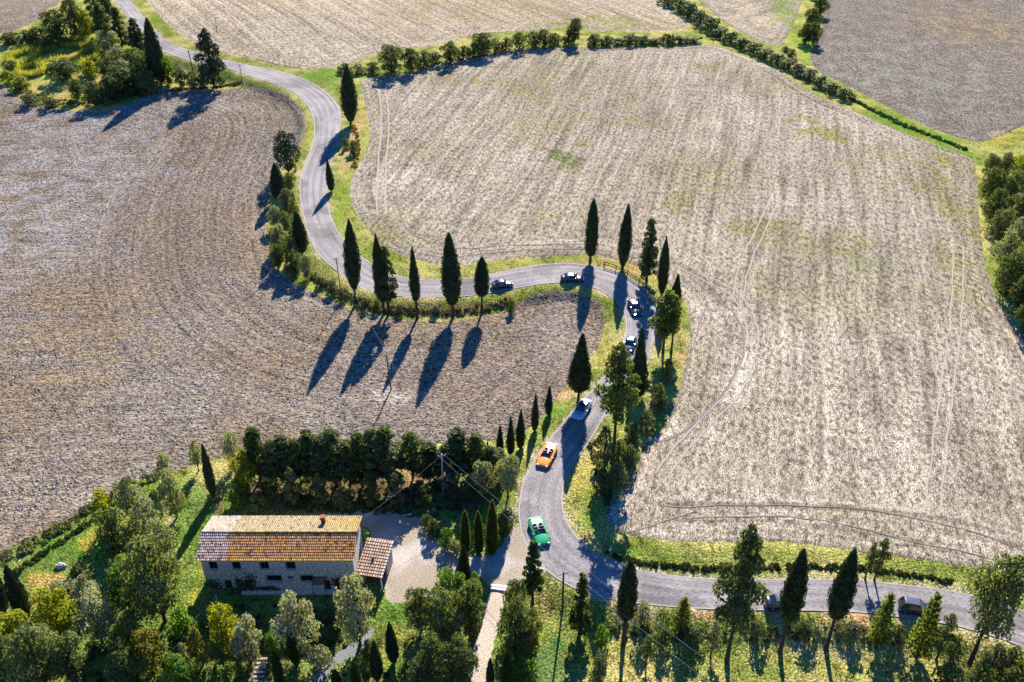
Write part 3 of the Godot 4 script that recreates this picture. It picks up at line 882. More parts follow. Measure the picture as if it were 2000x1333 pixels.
func clump(n: int, hgt: float, w: float, spread: float, sd: int) -> ArrayMesh:
	var r := RandomNumberGenerator.new()
	r.seed = sd
	var st := stool()
	for k in n:
		var a := r.randf() * TAU
		var p := Vector3(cos(a), 0, sin(a)) * spread * r.randf()
		var d := Vector3(cos(a), 0, sin(a)) * hgt * r.randf_range(0.1, 0.7)
		var s := Vector3(-sin(a + r.randf()), 0, cos(a)) * w
		var hh := hgt * r.randf_range(0.55, 1.1)
		var v := r.randf_range(0.65, 1.2)
		st.set_color(Color(v, v, v))
		tri(st, p - s, p + s, p + d + Vector3(0, hh, 0))
	return fin(st)

func clod_mesh() -> ArrayMesh:
	var st := stool()
	var r := RandomNumberGenerator.new()
	r.seed = 4
	var top := Vector3(0.1, 0.7, 0.05)
	var ring: Array = []
	for k in 5: ring.append(Vector3(cos(k * TAU / 5.0) * r.randf_range(0.75, 1.2), r.randf_range(-0.1, 0.2), sin(k * TAU / 5.0) * r.randf_range(0.75, 1.2)))
	for k in 5: tri(st, top, ring[k], ring[(k + 1) % 5])
	return fin(st)

func scatter(called: String, label: String, cat: String, mesh: Mesh, mat: Material, xf: Array, cols: PackedColorArray) -> void:
	var mm := MultiMesh.new()
	mm.transform_format = MultiMesh.TRANSFORM_3D
	mm.use_colors = true
	mm.mesh = mesh
	mm.instance_count = xf.size()
	for k in xf.size():
		mm.set_instance_transform(k, xf[k])
		mm.set_instance_color(k, cols[k])
	var o := MultiMeshInstance3D.new()
	o.name = numbered(called)
	o.multimesh = mm
	o.material_override = mat
	add_child(o)
	tag(o, label, cat, "", "stuff")

func spot(s: float, x: float, y: float, z: float) -> Transform3D:
	var b := Basis(Vector3.UP, rng.randf() * TAU).scaled(Vector3(s, s * rng.randf_range(0.7, 1.3), s))
	return Transform3D(b, Vector3(x, y, z))

var REEDS := [
	[-148.13, -288.77, 4.65, 6.04, 260],
	[-142.21, -279.56, 4.54, 4.37, 200],
	[-135.93, -300.3, 5.44, 3.59, 260],
	[-145.64, -296.47, 4.75, 3.92, 240],
	[-128.84, -291.19, 2.81, 5.3, 160],
	[-135.99, -285.23, 7.68, 2.95, 200],
	[-131.82, -284.25, 4.6, 2.94, 120],
]
var SCRUB := [
	[[12.63, -88.04, 15.82, -86.78, 19.68, -86.07, 25.5, -85.55, 31.46, -85.9, 36.71, -85.93, 41.97, -85.95, 48.26, -85.13, 55.48, -83.48], 0.35, 7, 0.55, 0.060, 0.070, 0.030, "dark scrub standing for the shade in the ditch beside the lower road"],  # dark tufts colour in the ditch shade
	[[-28.7, -152.27, -22.81, -151.07, -16.11, -150.44, -10.43, -150.38, -4.77, -151.97, 0, -153.99], 0.8, 6, 0.55, 0.170, 0.110, 0.070, "brown dry brambles on the bank below the S bend"],
	[[-39.3, -163.86, -34.49, -159, -29.98, -155.01, -25.81, -152.35], 0.6, 5, 0.6, 0.100, 0.110, 0.050, "dull green herbs on the bank of the S bend"],
	[[94.43, -260.27, 97.51, -251.77, 102.02, -240.38, 107.86, -230.76, 112.1, -223.37], 0.6, 5, 0.8, 0.070, 0.130, 0.030, "green rushes along the upper right ditch"],
	[[25.08, -314.69, 41.73, -313.99, 62.2, -316.63], 0.7, 4, 0.8, 0.050, 0.065, 0.025, "dark undergrowth at the foot of the hedge"],
	[[-67.17, -88.42, -62.97, -93.01, -59.17, -97.71, -55.76, -102.4, -50.78, -105.35], 1, 6, 0.7, 0.170, 0.180, 0.080, "pale olive herbs along the ploughed field edge"],
	[[-64.3, -86.45, -60.95, -91.4, -57.37, -96.7, -53.83, -101.01], 0.35, 8, 0.6, 0.070, 0.100, 0.030, "dark low scrub standing for the hedge shadow along the garden bank"],  # dark tufts laid along the line of the hedge shadow
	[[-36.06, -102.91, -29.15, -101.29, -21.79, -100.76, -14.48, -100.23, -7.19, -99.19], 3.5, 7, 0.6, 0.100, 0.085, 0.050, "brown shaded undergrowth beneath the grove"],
	[[-31.65, -99.18, -21.42, -98.04, -14.25, -97.63], 1.2, 5, 0.6, 0.080, 0.100, 0.040, "dark undergrowth above the yard"],
	[[11.73, -76.67, 18.4, -75.92, 27.59, -76.02, 36.78, -75.96, 45.75, -75.28], 0.9, 4, 0.5, 0.090, 0.095, 0.045, "thorny undergrowth on the lower road bank"],
	[[-98.13, -267.56, -88.65, -270.41, -79.06, -273.99], 0.8, 5, 0.7, 0.140, 0.130, 0.050, "dry herbs between pond thicket and field"],
	[[-146.74, -275.87, -135.15, -261.69, -120.46, -256.77, -110.47, -260.73], 1.6, 5, 0.7, 0.220, 0.200, 0.060, "yellowish herbs on the pond mound"],
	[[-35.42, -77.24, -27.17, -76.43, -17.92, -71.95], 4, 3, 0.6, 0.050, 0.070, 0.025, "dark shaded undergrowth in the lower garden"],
	[[-56.34, -72.18, -48.17, -72.84, -40.14, -74.25], 4, 4, 0.7, 0.080, 0.110, 0.030, "dense herbs between the lower left trees"],
	[[12.25, -110.47, 13, -100.99, 13.41, -97.31], 0.7, 5, 0.6, 0.090, 0.100, 0.040, "dull herbs at the stubble edge below the tall tree"],
	[[-41.84, -241.52, -38.43, -226.05, -37.99, -213.51], 0.5, 4, 0.6, 0.240, 0.150, 0.060, "rusty dry herbs on the upper right verge"],
]

func make_scatter() -> void:
	var xf: Array = []
	var cols: PackedColorArray = []
	# grass on the verges, banks and lawns
	for k in 340000:
		var z := -rng.randf_range(60.0, 430.0)
		if rng.randf() > clampf(140.0 / -z, 0.0, 1.0): continue
		var x := rng.randf_range(-1.0, 1.0) * (60.0 - z * 0.56)
		if not in_view(x, z, 60.0): continue
		var r := road_at(x, z)
		var e := absf(r.x) - r.y
		if e < 0.1 or sample(cover, x, z) > 0.25 or sample(yard, x, z) > -0.1: continue
		if x > -38.9 and x < -15.5 and z < -83.0 and z > -90.6: continue
		xf.append(spot(rng.randf_range(0.35, 0.8), x, height(x, z) - 0.04, z))
		var c := verge_color(x, z) * rng.randf_range(0.55, 1.25)
		cols.append(c)
	scatter("verge_grass", "rough yellow green grass tufts on the verges and lawns", "grass", clump(8, 0.36, 0.07, 0.42, 1), M.blade, xf, cols)
	# clods on the near ploughed field
	xf = []
	cols = []
	var g: PackedFloat32Array = fields[3][1]
	for k in 150000:
		var z := -rng.randf_range(92.0, 275.0)
		var x := rng.randf_range(-1.0, 0.45) * (60.0 - z * 0.56)
		if sample(g, x, z) < 0.4 or not in_view(x, z, 30.0): continue
		xf.append(spot(rng.randf_range(0.08, 0.20) * (1.0 + 0.6 * rng.randf() * rng.randf()), x, height(x, z) + 0.06, z))
		cols.append(plough_color(x, z, x, z, 1) * rng.randf_range(0.5, 1.0))
	scatter("soil_clods", "broken clods of dry brown earth across the ploughed field", "soil", clod_mesh(), M.clod, xf, cols)
	# straw tufts
	xf = []
	cols = []
	g = fields[0][1]
	for k in 190000:
		var z := -rng.randf_range(72.0, 330.0)
		var x := rng.randf_range(-0.3, 1.0) * (60.0 - z * 0.56)
		if rng.randf() > clampf(170.0 / -z, 0.0, 1.0) or sample(g, x, z) < 0.3 or not in_view(x, z, 30.0): continue
		xf.append(spot(rng.randf_range(0.3, 0.6), x, height(x, z) + 0.03, z))
		cols.append(stubble_color(x, z, x, z, 1) * rng.randf_range(0.5, 1.05))
	scatter("straw_stubble", "short cut straw standing across the harvested field", "stubble", clump(5, 0.30, 0.06, 0.3, 2), M.blade, xf, cols)
	# reeds round the pond
	xf = []
	cols = []
	for e in REEDS:
		for k in int(e[4]):
			var a := rng.randf() * TAU
			var q := sqrt(rng.randf_range(0.35, 1.0))
			var x: float = e[0] + cos(a) * e[2] * q
			var z: float = e[1] + sin(a) * e[3] * q
			xf.append(spot(rng.randf_range(1.4, 2.8), x, height(x, z), z))
			cols.append(Color(0.46, 0.55, 0.07).lerp(Color(0.60, 0.53, 0.11), rng.randf()) * rng.randf_range(0.6, 1.1))
	scatter("reeds", "bright yellow green reeds round the pond", "reeds", clump(12, 0.7, 0.05, 0.3, 3), M.blade, xf, cols)
	# brambles and rough herbs along banks and ditches, some dark strips standing for shade
	for s in SCRUB:
		xf = []
		cols = []
		var line: Array = vecs(s[0])
		for i in line.size() - 1:
			var a: Vector2 = line[i]
			var b: Vector2 = line[i + 1]
			for k in int(a.distance_to(b) * s[2]):
				var p: Vector2 = a.lerp(b, rng.randf()) + Vector2(rng.randf_range(-1, 1), rng.randf_range(-1, 1)) * s[1]
				xf.append(spot(rng.randf_range(0.7, 1.5) * s[3], p.x, height(p.x, p.y) - 0.1, p.y))
				cols.append(Color(s[4], s[5], s[6]) * rng.randf_range(0.55, 1.5))
		scatter("undergrowth", s[7], "undergrowth", leaf_tuft(), M.blade, xf, cols)

func leaf_tuft() -> ArrayMesh:
	if protos.has("tuft"): return protos.tuft
	var r := RandomNumberGenerator.new()
	r.seed = 15
	var st := stool()
	for k in 34:
		var d := Vector3(r.randfn(), absf(r.randfn()) * 0.9, r.randfn()).normalized()
		var p := d * r.randf_range(0.35, 0.62)
		var n := (d + Vector3(r.randfn(), r.randfn(), r.randfn()) * 0.5).normalized()
		var u := n.cross(Vector3(r.randfn(), r.randfn(), r.randfn())).normalized() * 0.16
		var v := n.cross(u).normalized() * 0.12
		var c := r.randf_range(0.6, 1.3)
		st.set_color(Color(c, c, c))
		quad(st, p - u - v, p + u - v, p + u + v, p - u + v)
	protos.tuft = fin(st)
	return protos.tuft

# ------------------------------------------------------------------ farmhouse
func roof_slope(parent: Node, o: Vector3, u: Vector3, v: Vector3, wu: float, lv: float, called: String, cols: Callable, sd: int) -> void:
	# barrel tiles laid in columns down the slope v; u runs along the eave
	var st := stool()
	var r := RandomNumberGenerator.new()
	r.seed = sd
	var n := u.cross(v).normalized()
	if n.y < 0.0: n = -n
	var pu := 0.245
	var pv := 0.40
	var nu := int(wu / pu)
	var nv := int(ceil(lv / pv))
	for i in nu:
		for j in nv:
			var a := o + u * ((i + 0.5) * wu / nu + r.randf_range(-0.012, 0.012)) + v * (j * lv / nv - 0.02) + n * 0.025
			var b := a + v * (lv / nv + 0.09) + n * (0.035 + r.randf_range(-0.006, 0.012))
			st.set_color(cols.call(float(i) / nu, float(j) / nv, r))
			for k in 4:
				var t0 := PI * k / 4.0
				var t1 := PI * (k + 1) / 4.0
				quad(st, a + u * cos(t0) * 0.08 + n * sin(t0) * 0.075, b + u * cos(t0) * 0.108 + n * sin(t0) * 0.10, b + u * cos(t1) * 0.108 + n * sin(t1) * 0.10, a + u * cos(t1) * 0.08 + n * sin(t1) * 0.075)
	var tiles := part("roof_tiles", fin(st), M.tile, parent)
	tiles.set_meta("kind", "stuff")
	tiles.set_meta("label", called)

func pierced_wall(st: SurfaceTool, x0: float, x1: float, y0: float, y1: float, z: float, t: float, holes: Array) -> void:
	# a wall across x whose front is at z (towards +z), t thick, with real openings [x, y, w, h]
	var xs: Array = [x0, x1]
	var ys: Array = [y0, y1]
	for q in holes:
		xs.append_array([q[0], q[0] + q[2]])
		ys.append_array([q[1], q[1] + q[3]])
	xs.sort()
	ys.sort()
	for i in xs.size() - 1:
		for j in ys.size() - 1:
			var a: float = xs[i]
			var b: float = xs[i + 1]
			var c: float = ys[j]
			var d: float = ys[j + 1]
			if b - a < 0.001 or d - c < 0.001: continue
			var hole := false
			for q in holes:
				if a >= q[0] - 0.001 and b <= q[0] + q[2] + 0.001 and c >= q[1] - 0.001 and d <= q[1] + q[3] + 0.001: hole = true
			if hole: continue
			quad(st, Vector3(a, c, z), Vector3(a, d, z), Vector3(b, d, z), Vector3(b, c, z))
			quad(st, Vector3(b, c, z - t), Vector3(b, d, z - t), Vector3(a, d, z - t), Vector3(a, c, z - t))
	for q in holes:
		var p := [Vector3(q[0], q[1], z), Vector3(q[0] + q[2], q[1], z), Vector3(q[0] + q[2], q[1] + q[3], z), Vector3(q[0], q[1] + q[3], z)]
		for k in 4:
			quad(st, p[k], p[(k + 1) % 4], p[(k + 1) % 4] - Vector3(0, 0, t), p[k] - Vector3(0, 0, t))

func rebase(o: Node3D, at: Vector3) -> void:      # moves a thing's origin to its foot
	o.position = at
	for c in o.get_children(): c.position -= at

func bx(c: Vector3, s: Vector3, bev := 0.0) -> ArrayMesh:
	var st := stool()
	box(st, c, s, Transform3D.IDENTITY, bev)
	return fin(st)

func make_farmhouse() -> void:
	var x0 := -38.45
	var x1 := -19.75
	var zf := -83.2
	var zb := -90.1
	var gy := height(-29.0, -83.0)
	var eave := 5.06
	var ridge := 6.22
	var zr := -86.33
	var hs := thing("farmhouse", "long two storey stone farmhouse with orange tiled roof below the grove", "farmhouse", Vector3(0, 0, 0))
	# openings: x, y, w, h
	var H6 := eave - gy
	var ops := [
		[x0 + 0.9, 0.655, 1.05, 1.32, "window"], [x0 + 3.75, 0.655, 1.05, 1.32, "window"], [x0 + 7.2, 0.655, 1.05, 1.32, "shuttered"], [x0 + 10.45, 0.655, 1.1, 1.32, "shuttered"],
		[x0 + 2.35, 0.10, 0.85, 1.7, "door"], [x0 + 4.75, 0.02, 0.95, 2.1, "door"], [x0 + 7.75, 0.29, 1.8, 1.15, "double"], [x0 + 10.35, 0.36, 0.7, 0.55, "window"],
		[x0 + 12.0, 0.29, 1.5, 1.15, "double"], [x0 + 14.75, 0.02, 0.85, 2.0, "door"], [x0 + 16.1, 0.07, 1.1, 0.9, "window"]]
	var holes: Array = []
	for q in ops: holes.append([q[0], gy + q[1] * H6 if q[1] > 0.2 else gy + q[1] * 3.0, q[2], q[3]])
	var st := stool()
	pierced_wall(st, x0, x1, gy - 1.5, eave - 0.06, zf, 0.45, holes)
	var zr2 := zr
	# gables and back wall, butted behind the front wall
	for x in [x0, x1]:
		var ins: float = 0.45 if x == x0 else -0.45
		var a := [Vector3(x, gy - 1.5, zf - 0.452), Vector3(x, eave - 0.06, zf - 0.452), Vector3(x, ridge - 0.1, zr2), Vector3(x, 4.86, zb), Vector3(x, gy - 1.5, zb)]
		for k in [1, 2, 3]:
			tri(st, a[0], a[k], a[k + 1])
			tri(st, a[0] + Vector3(ins, 0, 0), a[k] + Vector3(ins, 0, 0), a[k + 1] + Vector3(ins, 0, 0))
	quad(st, Vector3(x0, gy - 1.5, zb), Vector3(x0, 4.86, zb), Vector3(x1, 4.86, zb), Vector3(x1, gy - 1.5, zb))
	part("wall", fin(st), M.stone, hs)
	# floor between storeys keeps daylight out of the rooms
	part("floor", bx(Vector3((x0 + x1) / 2, gy + 3.0, (zf + zb) / 2 - 0.25), Vector3(x1 - x0 - 1.0, 0.2, absf(zb - zf) - 0.7)), M.wood, hs)
	for k in ops.size():
		var q: Array = holes[k]
		var kind: String = ops[k][4]
		var cx: float = q[0] + q[2] / 2
		var cy: float = q[1] + q[3] / 2
		if kind == "door":
			var d := part("door", bx(Vector3(cx, cy, zf - 0.28), Vector3(q[2] - 0.02, q[3] - 0.02, 0.06)), M.shutter, hs)
			part("handle", bx(Vector3(cx + q[2] * 0.36, q[1] + 1.0, zf - 0.23), Vector3(0.04, 0.12, 0.05)), M.steel, d)
		else:
			st = stool()
			for s in [-1.0, 1.0]:
				box(st, Vector3(cx + s * (q[2] / 2 - 0.035), cy, zf - 0.22), Vector3(0.06, q[3] - 0.01, 0.06))
				box(st, Vector3(cx, cy + s * (q[3] / 2 - 0.035), zf - 0.22), Vector3(q[2] - 0.14, 0.06, 0.055))
			box(st, Vector3(cx, cy, zf - 0.22), Vector3(0.05, q[3] - 0.14, 0.05))
			var w := part("window", fin(st), M.wood, hs)
			part("pane", bx(Vector3(cx, cy, zf - 0.23), Vector3(q[2] - 0.06, q[3] - 0.06, 0.012)), M.pane, w)
			part("sill", bx(Vector3(cx, q[1] - 0.05, zf + 0.04), Vector3(q[2] + 0.2, 0.08, 0.2), 0.01), M.concrete, w)
			if kind == "double":
				part("lintel", bx(Vector3(cx, q[1] + q[3] + 0.09, zf + 0.005), Vector3(q[2] + 0.4, 0.16, 0.05)), M.plaster, w)
			if kind != "window":
				for s in [-1.0, 1.0]:
					st = stool()
					var t := Transform3D(Basis(Vector3.UP, s * 1.15), Vector3(cx + s * (q[2] / 2 + 0.02), cy, zf + 0.03))
					for b in 4:
						box(st, Vector3(s * (0.06 + 0.115 * b), 0, 0.02), Vector3(0.108, q[3], 0.035), t)
					part("shutter", fin(st), M.shutter, w)
	# low stone bench and plinth along the wall foot
	part("plinth", bx(Vector3((x0 + x1) / 2 + 1.5, gy + 0.2, zf + 0.3), Vector3(13.0, 0.5, 0.6), 0.04), M.stone, hs)
	# striped awning over the door
	st = stool()
	for k in 9:
		var xx := x0 + 13.55 + k * 0.2
		quad(st, Vector3(xx, gy + 2.75, zf + 0.02), Vector3(xx + 0.15, gy + 2.75, zf + 0.02), Vector3(xx + 0.15, gy + 2.35, zf + 1.1), Vector3(xx, gy + 2.35, zf + 1.1))
	for s in [0.0, 1.7]: box(st, Vector3(x0 + 13.6 + s, gy + 1.15, zf + 1.08), Vector3(0.07, 2.35, 0.07))
	part("awning", fin(st), M.awning, hs)
	# roof boards and tiles
	st = stool()
	var ex0 := x0 - 0.45
	var ex1 := x1 + 0.35
	var fe := Vector3(0, eave, -82.8)
	var rd := Vector3(0, ridge, zr)
	var be := Vector3(0, 4.86, -90.45)
	for q in [[fe, rd], [rd, be]]:
		var a: Vector3 = q[0]
		var b: Vector3 = q[1]
		quad(st, Vector3(ex0, a.y, a.z), Vector3(ex0, b.y, b.z), Vector3(ex1, b.y, b.z), Vector3(ex1, a.y, a.z))
		quad(st, Vector3(ex0, a.y - 0.12, a.z), Vector3(ex0, b.y - 0.12, b.z), Vector3(ex1, b.y - 0.12, b.z), Vector3(ex1, a.y - 0.12, a.z))
	for x in [ex0, ex1]:
		quad(st, Vector3(x, fe.y, fe.z), Vector3(x, fe.y - 0.12, fe.z), Vector3(x, rd.y - 0.12, rd.z), Vector3(x, rd.y, rd.z))
		quad(st, Vector3(x, be.y, be.z), Vector3(x, be.y - 0.12, be.z), Vector3(x, rd.y - 0.12, rd.z), Vector3(x, rd.y, rd.z))
	quad(st, Vector3(ex0, fe.y, fe.z), Vector3(ex1, fe.y, fe.z), Vector3(ex1, fe.y - 0.12, fe.z), Vector3(ex0, fe.y - 0.12, fe.z))
	var roof := part("roof", fin(st), std(srgb(0.16, 0.10, 0.06), 0.9), hs)
	var split := 3.55 / (ex1 - ex0)
	var lichen := func(a: float, b: float, r: RandomNumberGenerator) -> Color:
		var f := r.randf()
		var nn := n_mid.get_noise_2d(a * 190.0, b * 60.0)
		var c := Color(0.36, 0.15, 0.05).lerp(Color(0.50, 0.25, 0.05), clampf(f + nn, 0.0, 1.0))
		c = c.lerp(Color(0.42, 0.26, 0.20), clampf(r.randf() - 0.35 - nn, 0.0, 0.8))
		if b > 0.86: c = c.lerp(Color(0.58, 0.33, 0.06), 0.7)
		if a < split: c = Color(0.36, 0.25, 0.20).lerp(Color(0.48, 0.38, 0.34), f)
		c = c * r.randf_range(0.72, 1.2)
		if r.randf() < 0.07: c = c * 0.4
		return c
	var pale := func(a: float, b: float, r: RandomNumberGenerator) -> Color:
		var f := r.randf()
		var c := Color(0.27, 0.215, 0.105).lerp(Color(0.40, 0.335, 0.20), f)
		c = c.lerp(Color(0.34, 0.22, 0.035), clampf((a - 0.72) * 3.0 + n_mid.get_noise_2d(a * 160.0, b * 40.0), 0.0, 0.75))
		if a < split: c = Color(0.36, 0.30, 0.22).lerp(Color(0.46, 0.40, 0.31), f)
		c = c * r.randf_range(0.78, 1.15)
		if r.randf() < 0.05: c = c * 0.45
		return c
	var fv := (fe - rd)
	var bv := (be - rd)
	roof_slope(roof, Vector3(ex0, ridge + 0.01, zr), Vector3.RIGHT, fv.normalized(), ex1 - ex0, fv.length() + 0.06, "orange lichen covered barrel tiles on the front slope", lichen, 31)
	roof_slope(roof, Vector3(ex0, ridge + 0.01, zr), Vector3.RIGHT, bv.normalized(), ex1 - ex0, bv.length() + 0.06, "pale yellow barrel tiles on the back slope", pale, 32)
	st = stool()
	var rr := RandomNumberGenerator.new()
	rr.seed = 8
	for k in 50:
		var xx := ex0 + (ex1 - ex0) * k / 50.0
		var cc: Color = Color(0.55, 0.40, 0.16) if k > 9 else Color(0.36, 0.30, 0.24)
		st.set_color(cc * rr.randf_range(0.6, 1.1))
		tube(st, Vector3(xx, ridge + 0.05 + (0.05 if k > 9 else 0.0), zr), Vector3(xx + 0.44, ridge + 0.065 + (0.05 if k > 9 else 0.0), zr), 0.13, 0.15, 8)
	part("ridge_tiles", fin(st), M.tile, roof).set_meta("kind", "stuff")
	# chimney
	var cx := -24.05
	var ch := part("chimney", bx(Vector3(cx, 5.75, -88.7), Vector3(0.5, 1.3, 0.5), 0.03), M.awning, roof)
	st = stool()
	box(st, Vector3(cx, 6.43, -88.7), Vector3(0.66, 0.07, 0.66))
	for s in [-1.0, 1.0]:
		box(st, Vector3(cx + s * 0.22, 6.55, -88.7), Vector3(0.09, 0.18, 0.45))
	box(st, Vector3(cx, 6.67, -88.7), Vector3(0.66, 0.06, 0.66))
	part("chimney_cap", fin(st), std(srgb(0.22, 0.1, 0.05)), hs)
	rebase(hs, Vector3((x0 + x1) / 2, gy, (zf + zb) / 2))
	# climbing plants against the wall
	st = stool()
	rr.seed = 5
	for q in [[x0 + 5.6, gy + 1.6, 0.65, 1.7], [x0 + 4.2, gy + 1.7, 0.5, 1.0], [x0 + 0.9, gy + 1.4, 1.0, 0.9], [x0 + 16.7, gy + 1.9, 0.7, 0.9], [x0 + 3.6, gy + 0.5, 2.6, 0.4], [x0 + 7.6, gy + 0.6, 1.5, 0.4]]:
		for k in 140:
			var p := Vector3(q[0] + rr.randfn() * q[2] * 0.55, q[1] + rr.randfn() * q[3] * 0.5, zf + 0.12 + rr.randf() * 0.18)
			if p.y < gy: continue
			var u := Vector3(rr.randfn(), rr.randfn(), rr.randfn()).normalized() * 0.11
			var v := u.cross(Vector3(rr.randfn(), rr.randfn(), 1.0)).normalized() * 0.09
			var c := rr.randf_range(0.6, 1.3)
			st.set_color(Color(c, c, c))
			quad(st, p - u - v, p + u - v, p + u + v, p - u + v)
	tag(part("ivy", fin(st), M.leaf_dark, self), "ivy and climbers growing on the farmhouse front wall", "ivy")

func make_annex() -> void:
	var gy := height(-18.0, -84.5)
	var o := thing("annex", "small lean-to annex with reddish tiled roof at the farmhouse's right end", "annex", Vector3(-19.66, gy, -83.9), deg_to_rad(-10.5))
	var w := 3.35
	var d := 5.3
	var st := stool()
	# frame at the thing's own base: x along the front, -z to the back
	box(st, Vector3(0.55, 1.15, -2.9), Vector3(0.3, 3.1, 4.4))
	box(st, Vector3(1.7, 1.1, -4.9), Vector3(3.0, 3.4, 0.3))
	box(st, Vector3(3.15, 1.0, -3.6), Vector3(0.3, 3.0, 2.3))
	part("wall", fin(st), M.stone, o)
	part("back_panel", bx(Vector3(1.9, 0.95, -1.6), Vector3(2.2, 2.3, 0.1)), std(srgb(0.12, 0.07, 0.08)), o)
	part("post", bx(Vector3(3.2, 1.1, -0.2), Vector3(0.16, 2.3, 0.16), 0.01), M.white, o)
	part("post", bx(Vector3(0.45, 1.1, -0.2), Vector3(0.16, 2.3, 0.16), 0.01), M.wood, o)
	part("beam", bx(Vector3(1.8, 2.3, -0.2), Vector3(3.0, 0.16, 0.16)), M.wood, o)
	var a := Vector3(-0.1, 2.42, 0.1)
	var b := Vector3(-0.1, 3.45, -d)
	st = stool()
	var sl := b - a
	var u := Vector3.RIGHT * (w + 0.25)
	quad(st, a, b, b + u, a + u)
	quad(st, a - Vector3(0, 0.1, 0), b - Vector3(0, 0.1, 0), b + u - Vector3(0, 0.1, 0), a + u - Vector3(0, 0.1, 0))
	for q in [Vector3.ZERO, u]: quad(st, a + q, b + q, b + q - Vector3(0, 0.1, 0), a + q - Vector3(0, 0.1, 0))
	quad(st, a, a + u, a + u - Vector3(0, 0.1, 0), a - Vector3(0, 0.1, 0))
	var roof := part("roof", fin(st), std(srgb(0.14, 0.07, 0.05)), o)
	# courses of tiles: each piece told apart
	var rr := RandomNumberGenerator.new()
	rr.seed = 12
	var mats: Array = []
	for c in [[0.40, 0.285, 0.19], [0.47, 0.36, 0.255], [0.35, 0.235, 0.155], [0.54, 0.46, 0.36]]: mats.append(std(srgb(c[0], c[1], c[2])))
	var dn := -sl.normalized()
	var n := Vector3(0, dn.z, -dn.y).abs()
	var piece := stool()
	for k in 4:
		var t0 := PI * k / 4.0
		var t1 := PI * (k + 1) / 4.0
		quad(piece, Vector3(cos(t0) * 0.12, sin(t0) * 0.09, 0), Vector3(cos(t0) * 0.15, sin(t0) * 0.12 + 0.05, 0.52), Vector3(cos(t1) * 0.15, sin(t1) * 0.12 + 0.05, 0.52), Vector3(cos(t1) * 0.12, sin(t1) * 0.09, 0))
	var pm := fin(piece)
	for i in 11:
		for j in 12:
			var p: Vector3 = b + Vector3.RIGHT * (0.16 + i * (w + 0.25 - 0.3) / 10.0) + dn * (j * sl.length() / 12.0)
			var tl := part("tile", pm, mats[rr.randi() % 3 if i < 10 else 3], roof)
			tl.transform = Transform3D(Basis(Vector3.RIGHT, n, dn), p + n * 0.02)
	part("vent", bx(Vector3(1.6, 3.1, -2.3), Vector3(0.34, 0.4, 0.34), 0.03), M.awning, roof)

# ------------------------------------------------------------------ poles, wires, rail, yard
var POLES := [
	[-9.83, -101.2, 7.41, 0.16, 0.14, "grey concrete pole standing in the grove behind the farmhouse", 1],
	[6.16, -79.33, 7.02, -0.02, 0.14, "dark wooden pole beside the lower bend of the road", 0],
	[-19.86, -126.47, 7.15, -0.32, 0.13, "leaning brown pole in the pale patch of the ploughed field", 0],
	[-32.32, -155.44, 8.93, -0.16, 0.11, "thin wooden pole on the bank of the S bend", 0],
	[-36.08, -79.84, 3.14, -0.09, 0.1, "short pale concrete pole in front of the farmhouse corner", 1],
	[-93.83, -278.38, 7.85, -0.34, 0.17, "thick dark pole between pond thicket and lone dark tree", 0],
	[-92.21, -278.51, 5.76, 0.3, 0.09, "thin pole just left of the lone dark tree", 0],
	[-78.18, -272.5, 5.99, -0.09, 0.11, "thin pole on the verge right of the lone dark tree", 0],
	[-94.74, -309.98, 4.5, 0.45, 0.1, "thin pole in the upper field behind the lone dark tree", 0],
]
var WIRES := [
	[-10.28, -101.2, 7.26, 22.37, -60.14, 9.5, 0.9, "power line from the grove pole over the road, lower left strand"],
	[-9.33, -101.2, 7.26, 24.07, -60.74, 10.3, 0.8, "power line from the grove pole over the road, upper right strand"],
	[-9.83, -101.2, 7.26, -19.3, -90.2, 5.9, 0.4, "service wire from the grove pole to the farmhouse roof corner"],
	[-36.08, -79.84, 2.99, -31, -83, 4.4, 0.2, "service wire from the short pole to the farmhouse wall"],
	[-36.08, -79.84, 2.99, -41.24, -69.96, 3, 0.25, "service wire from the short pole into the left garden"],
	[-36.08, -79.84, 2.64, -40.34, -69.96, 2.6, 0.25, "second lower wire from the short pole into the garden"],
	[-32.32, -155.44, 8.78, -19.86, -126.47, 7, 0.7, "wire from the bank pole to the leaning field pole"],
	[-19.86, -126.47, 7, -9.73, -101.2, 7.26, 1, "long wire from the field pole to the grove pole"],
	[-93.83, -278.38, 7.7, -78.18, -272.5, 5.84, 0.5, "wire between the poles near the lone dark tree"],
]

func make_poles() -> void:
	for p in POLES:
		var o := thing("utility_pole", p[5], "utility pole", on(p[0], p[1]), 0.3, "")
		var st := stool()
		tube(st, Vector3(0, -0.5, 0), Vector3(p[3], p[2], 0), p[4], p[4] * 0.72, 9)
		part("shaft", fin(st), M.concrete if p[6] == 1 else M.wood, o)
		if p[2] > 5.0:
			part("crossarm", bx(Vector3(p[3], p[2] - 0.35, 0), Vector3(1.1, 0.09, 0.09)), M.steel, o)
			for s in [-0.48, 0.48]:
				st = stool()
				tube(st, Vector3(p[3] + s, p[2] - 0.31, 0), Vector3(p[3] + s, p[2] - 0.1, 0), 0.05, 0.035, 7)
				part("insulator", fin(st), M.white, o)
	for w in WIRES:
		var a := on(w[0], w[1], w[2])
		var b := on(w[3], w[4], w[5])
		var st := stool()
		var last := a
		for k in range(1, 25):
			var t := k / 24.0
			var p := a.lerp(b, t) - Vector3(0, w[6] * 4.0 * t * (1.0 - t), 0)
			tube(st, last, p, 0.016, 0.016, 5, false)
			last = p
		tag(part("power_line", fin(st), M.wire, self), w[7], "wire")

var RAIL := [18.33, -166.54, 20.53, -165.08, 22.53, -162.82, 24.49, -159.8, 25.95, -156.28, 26.74, -152.5, 27.32, -147.41]

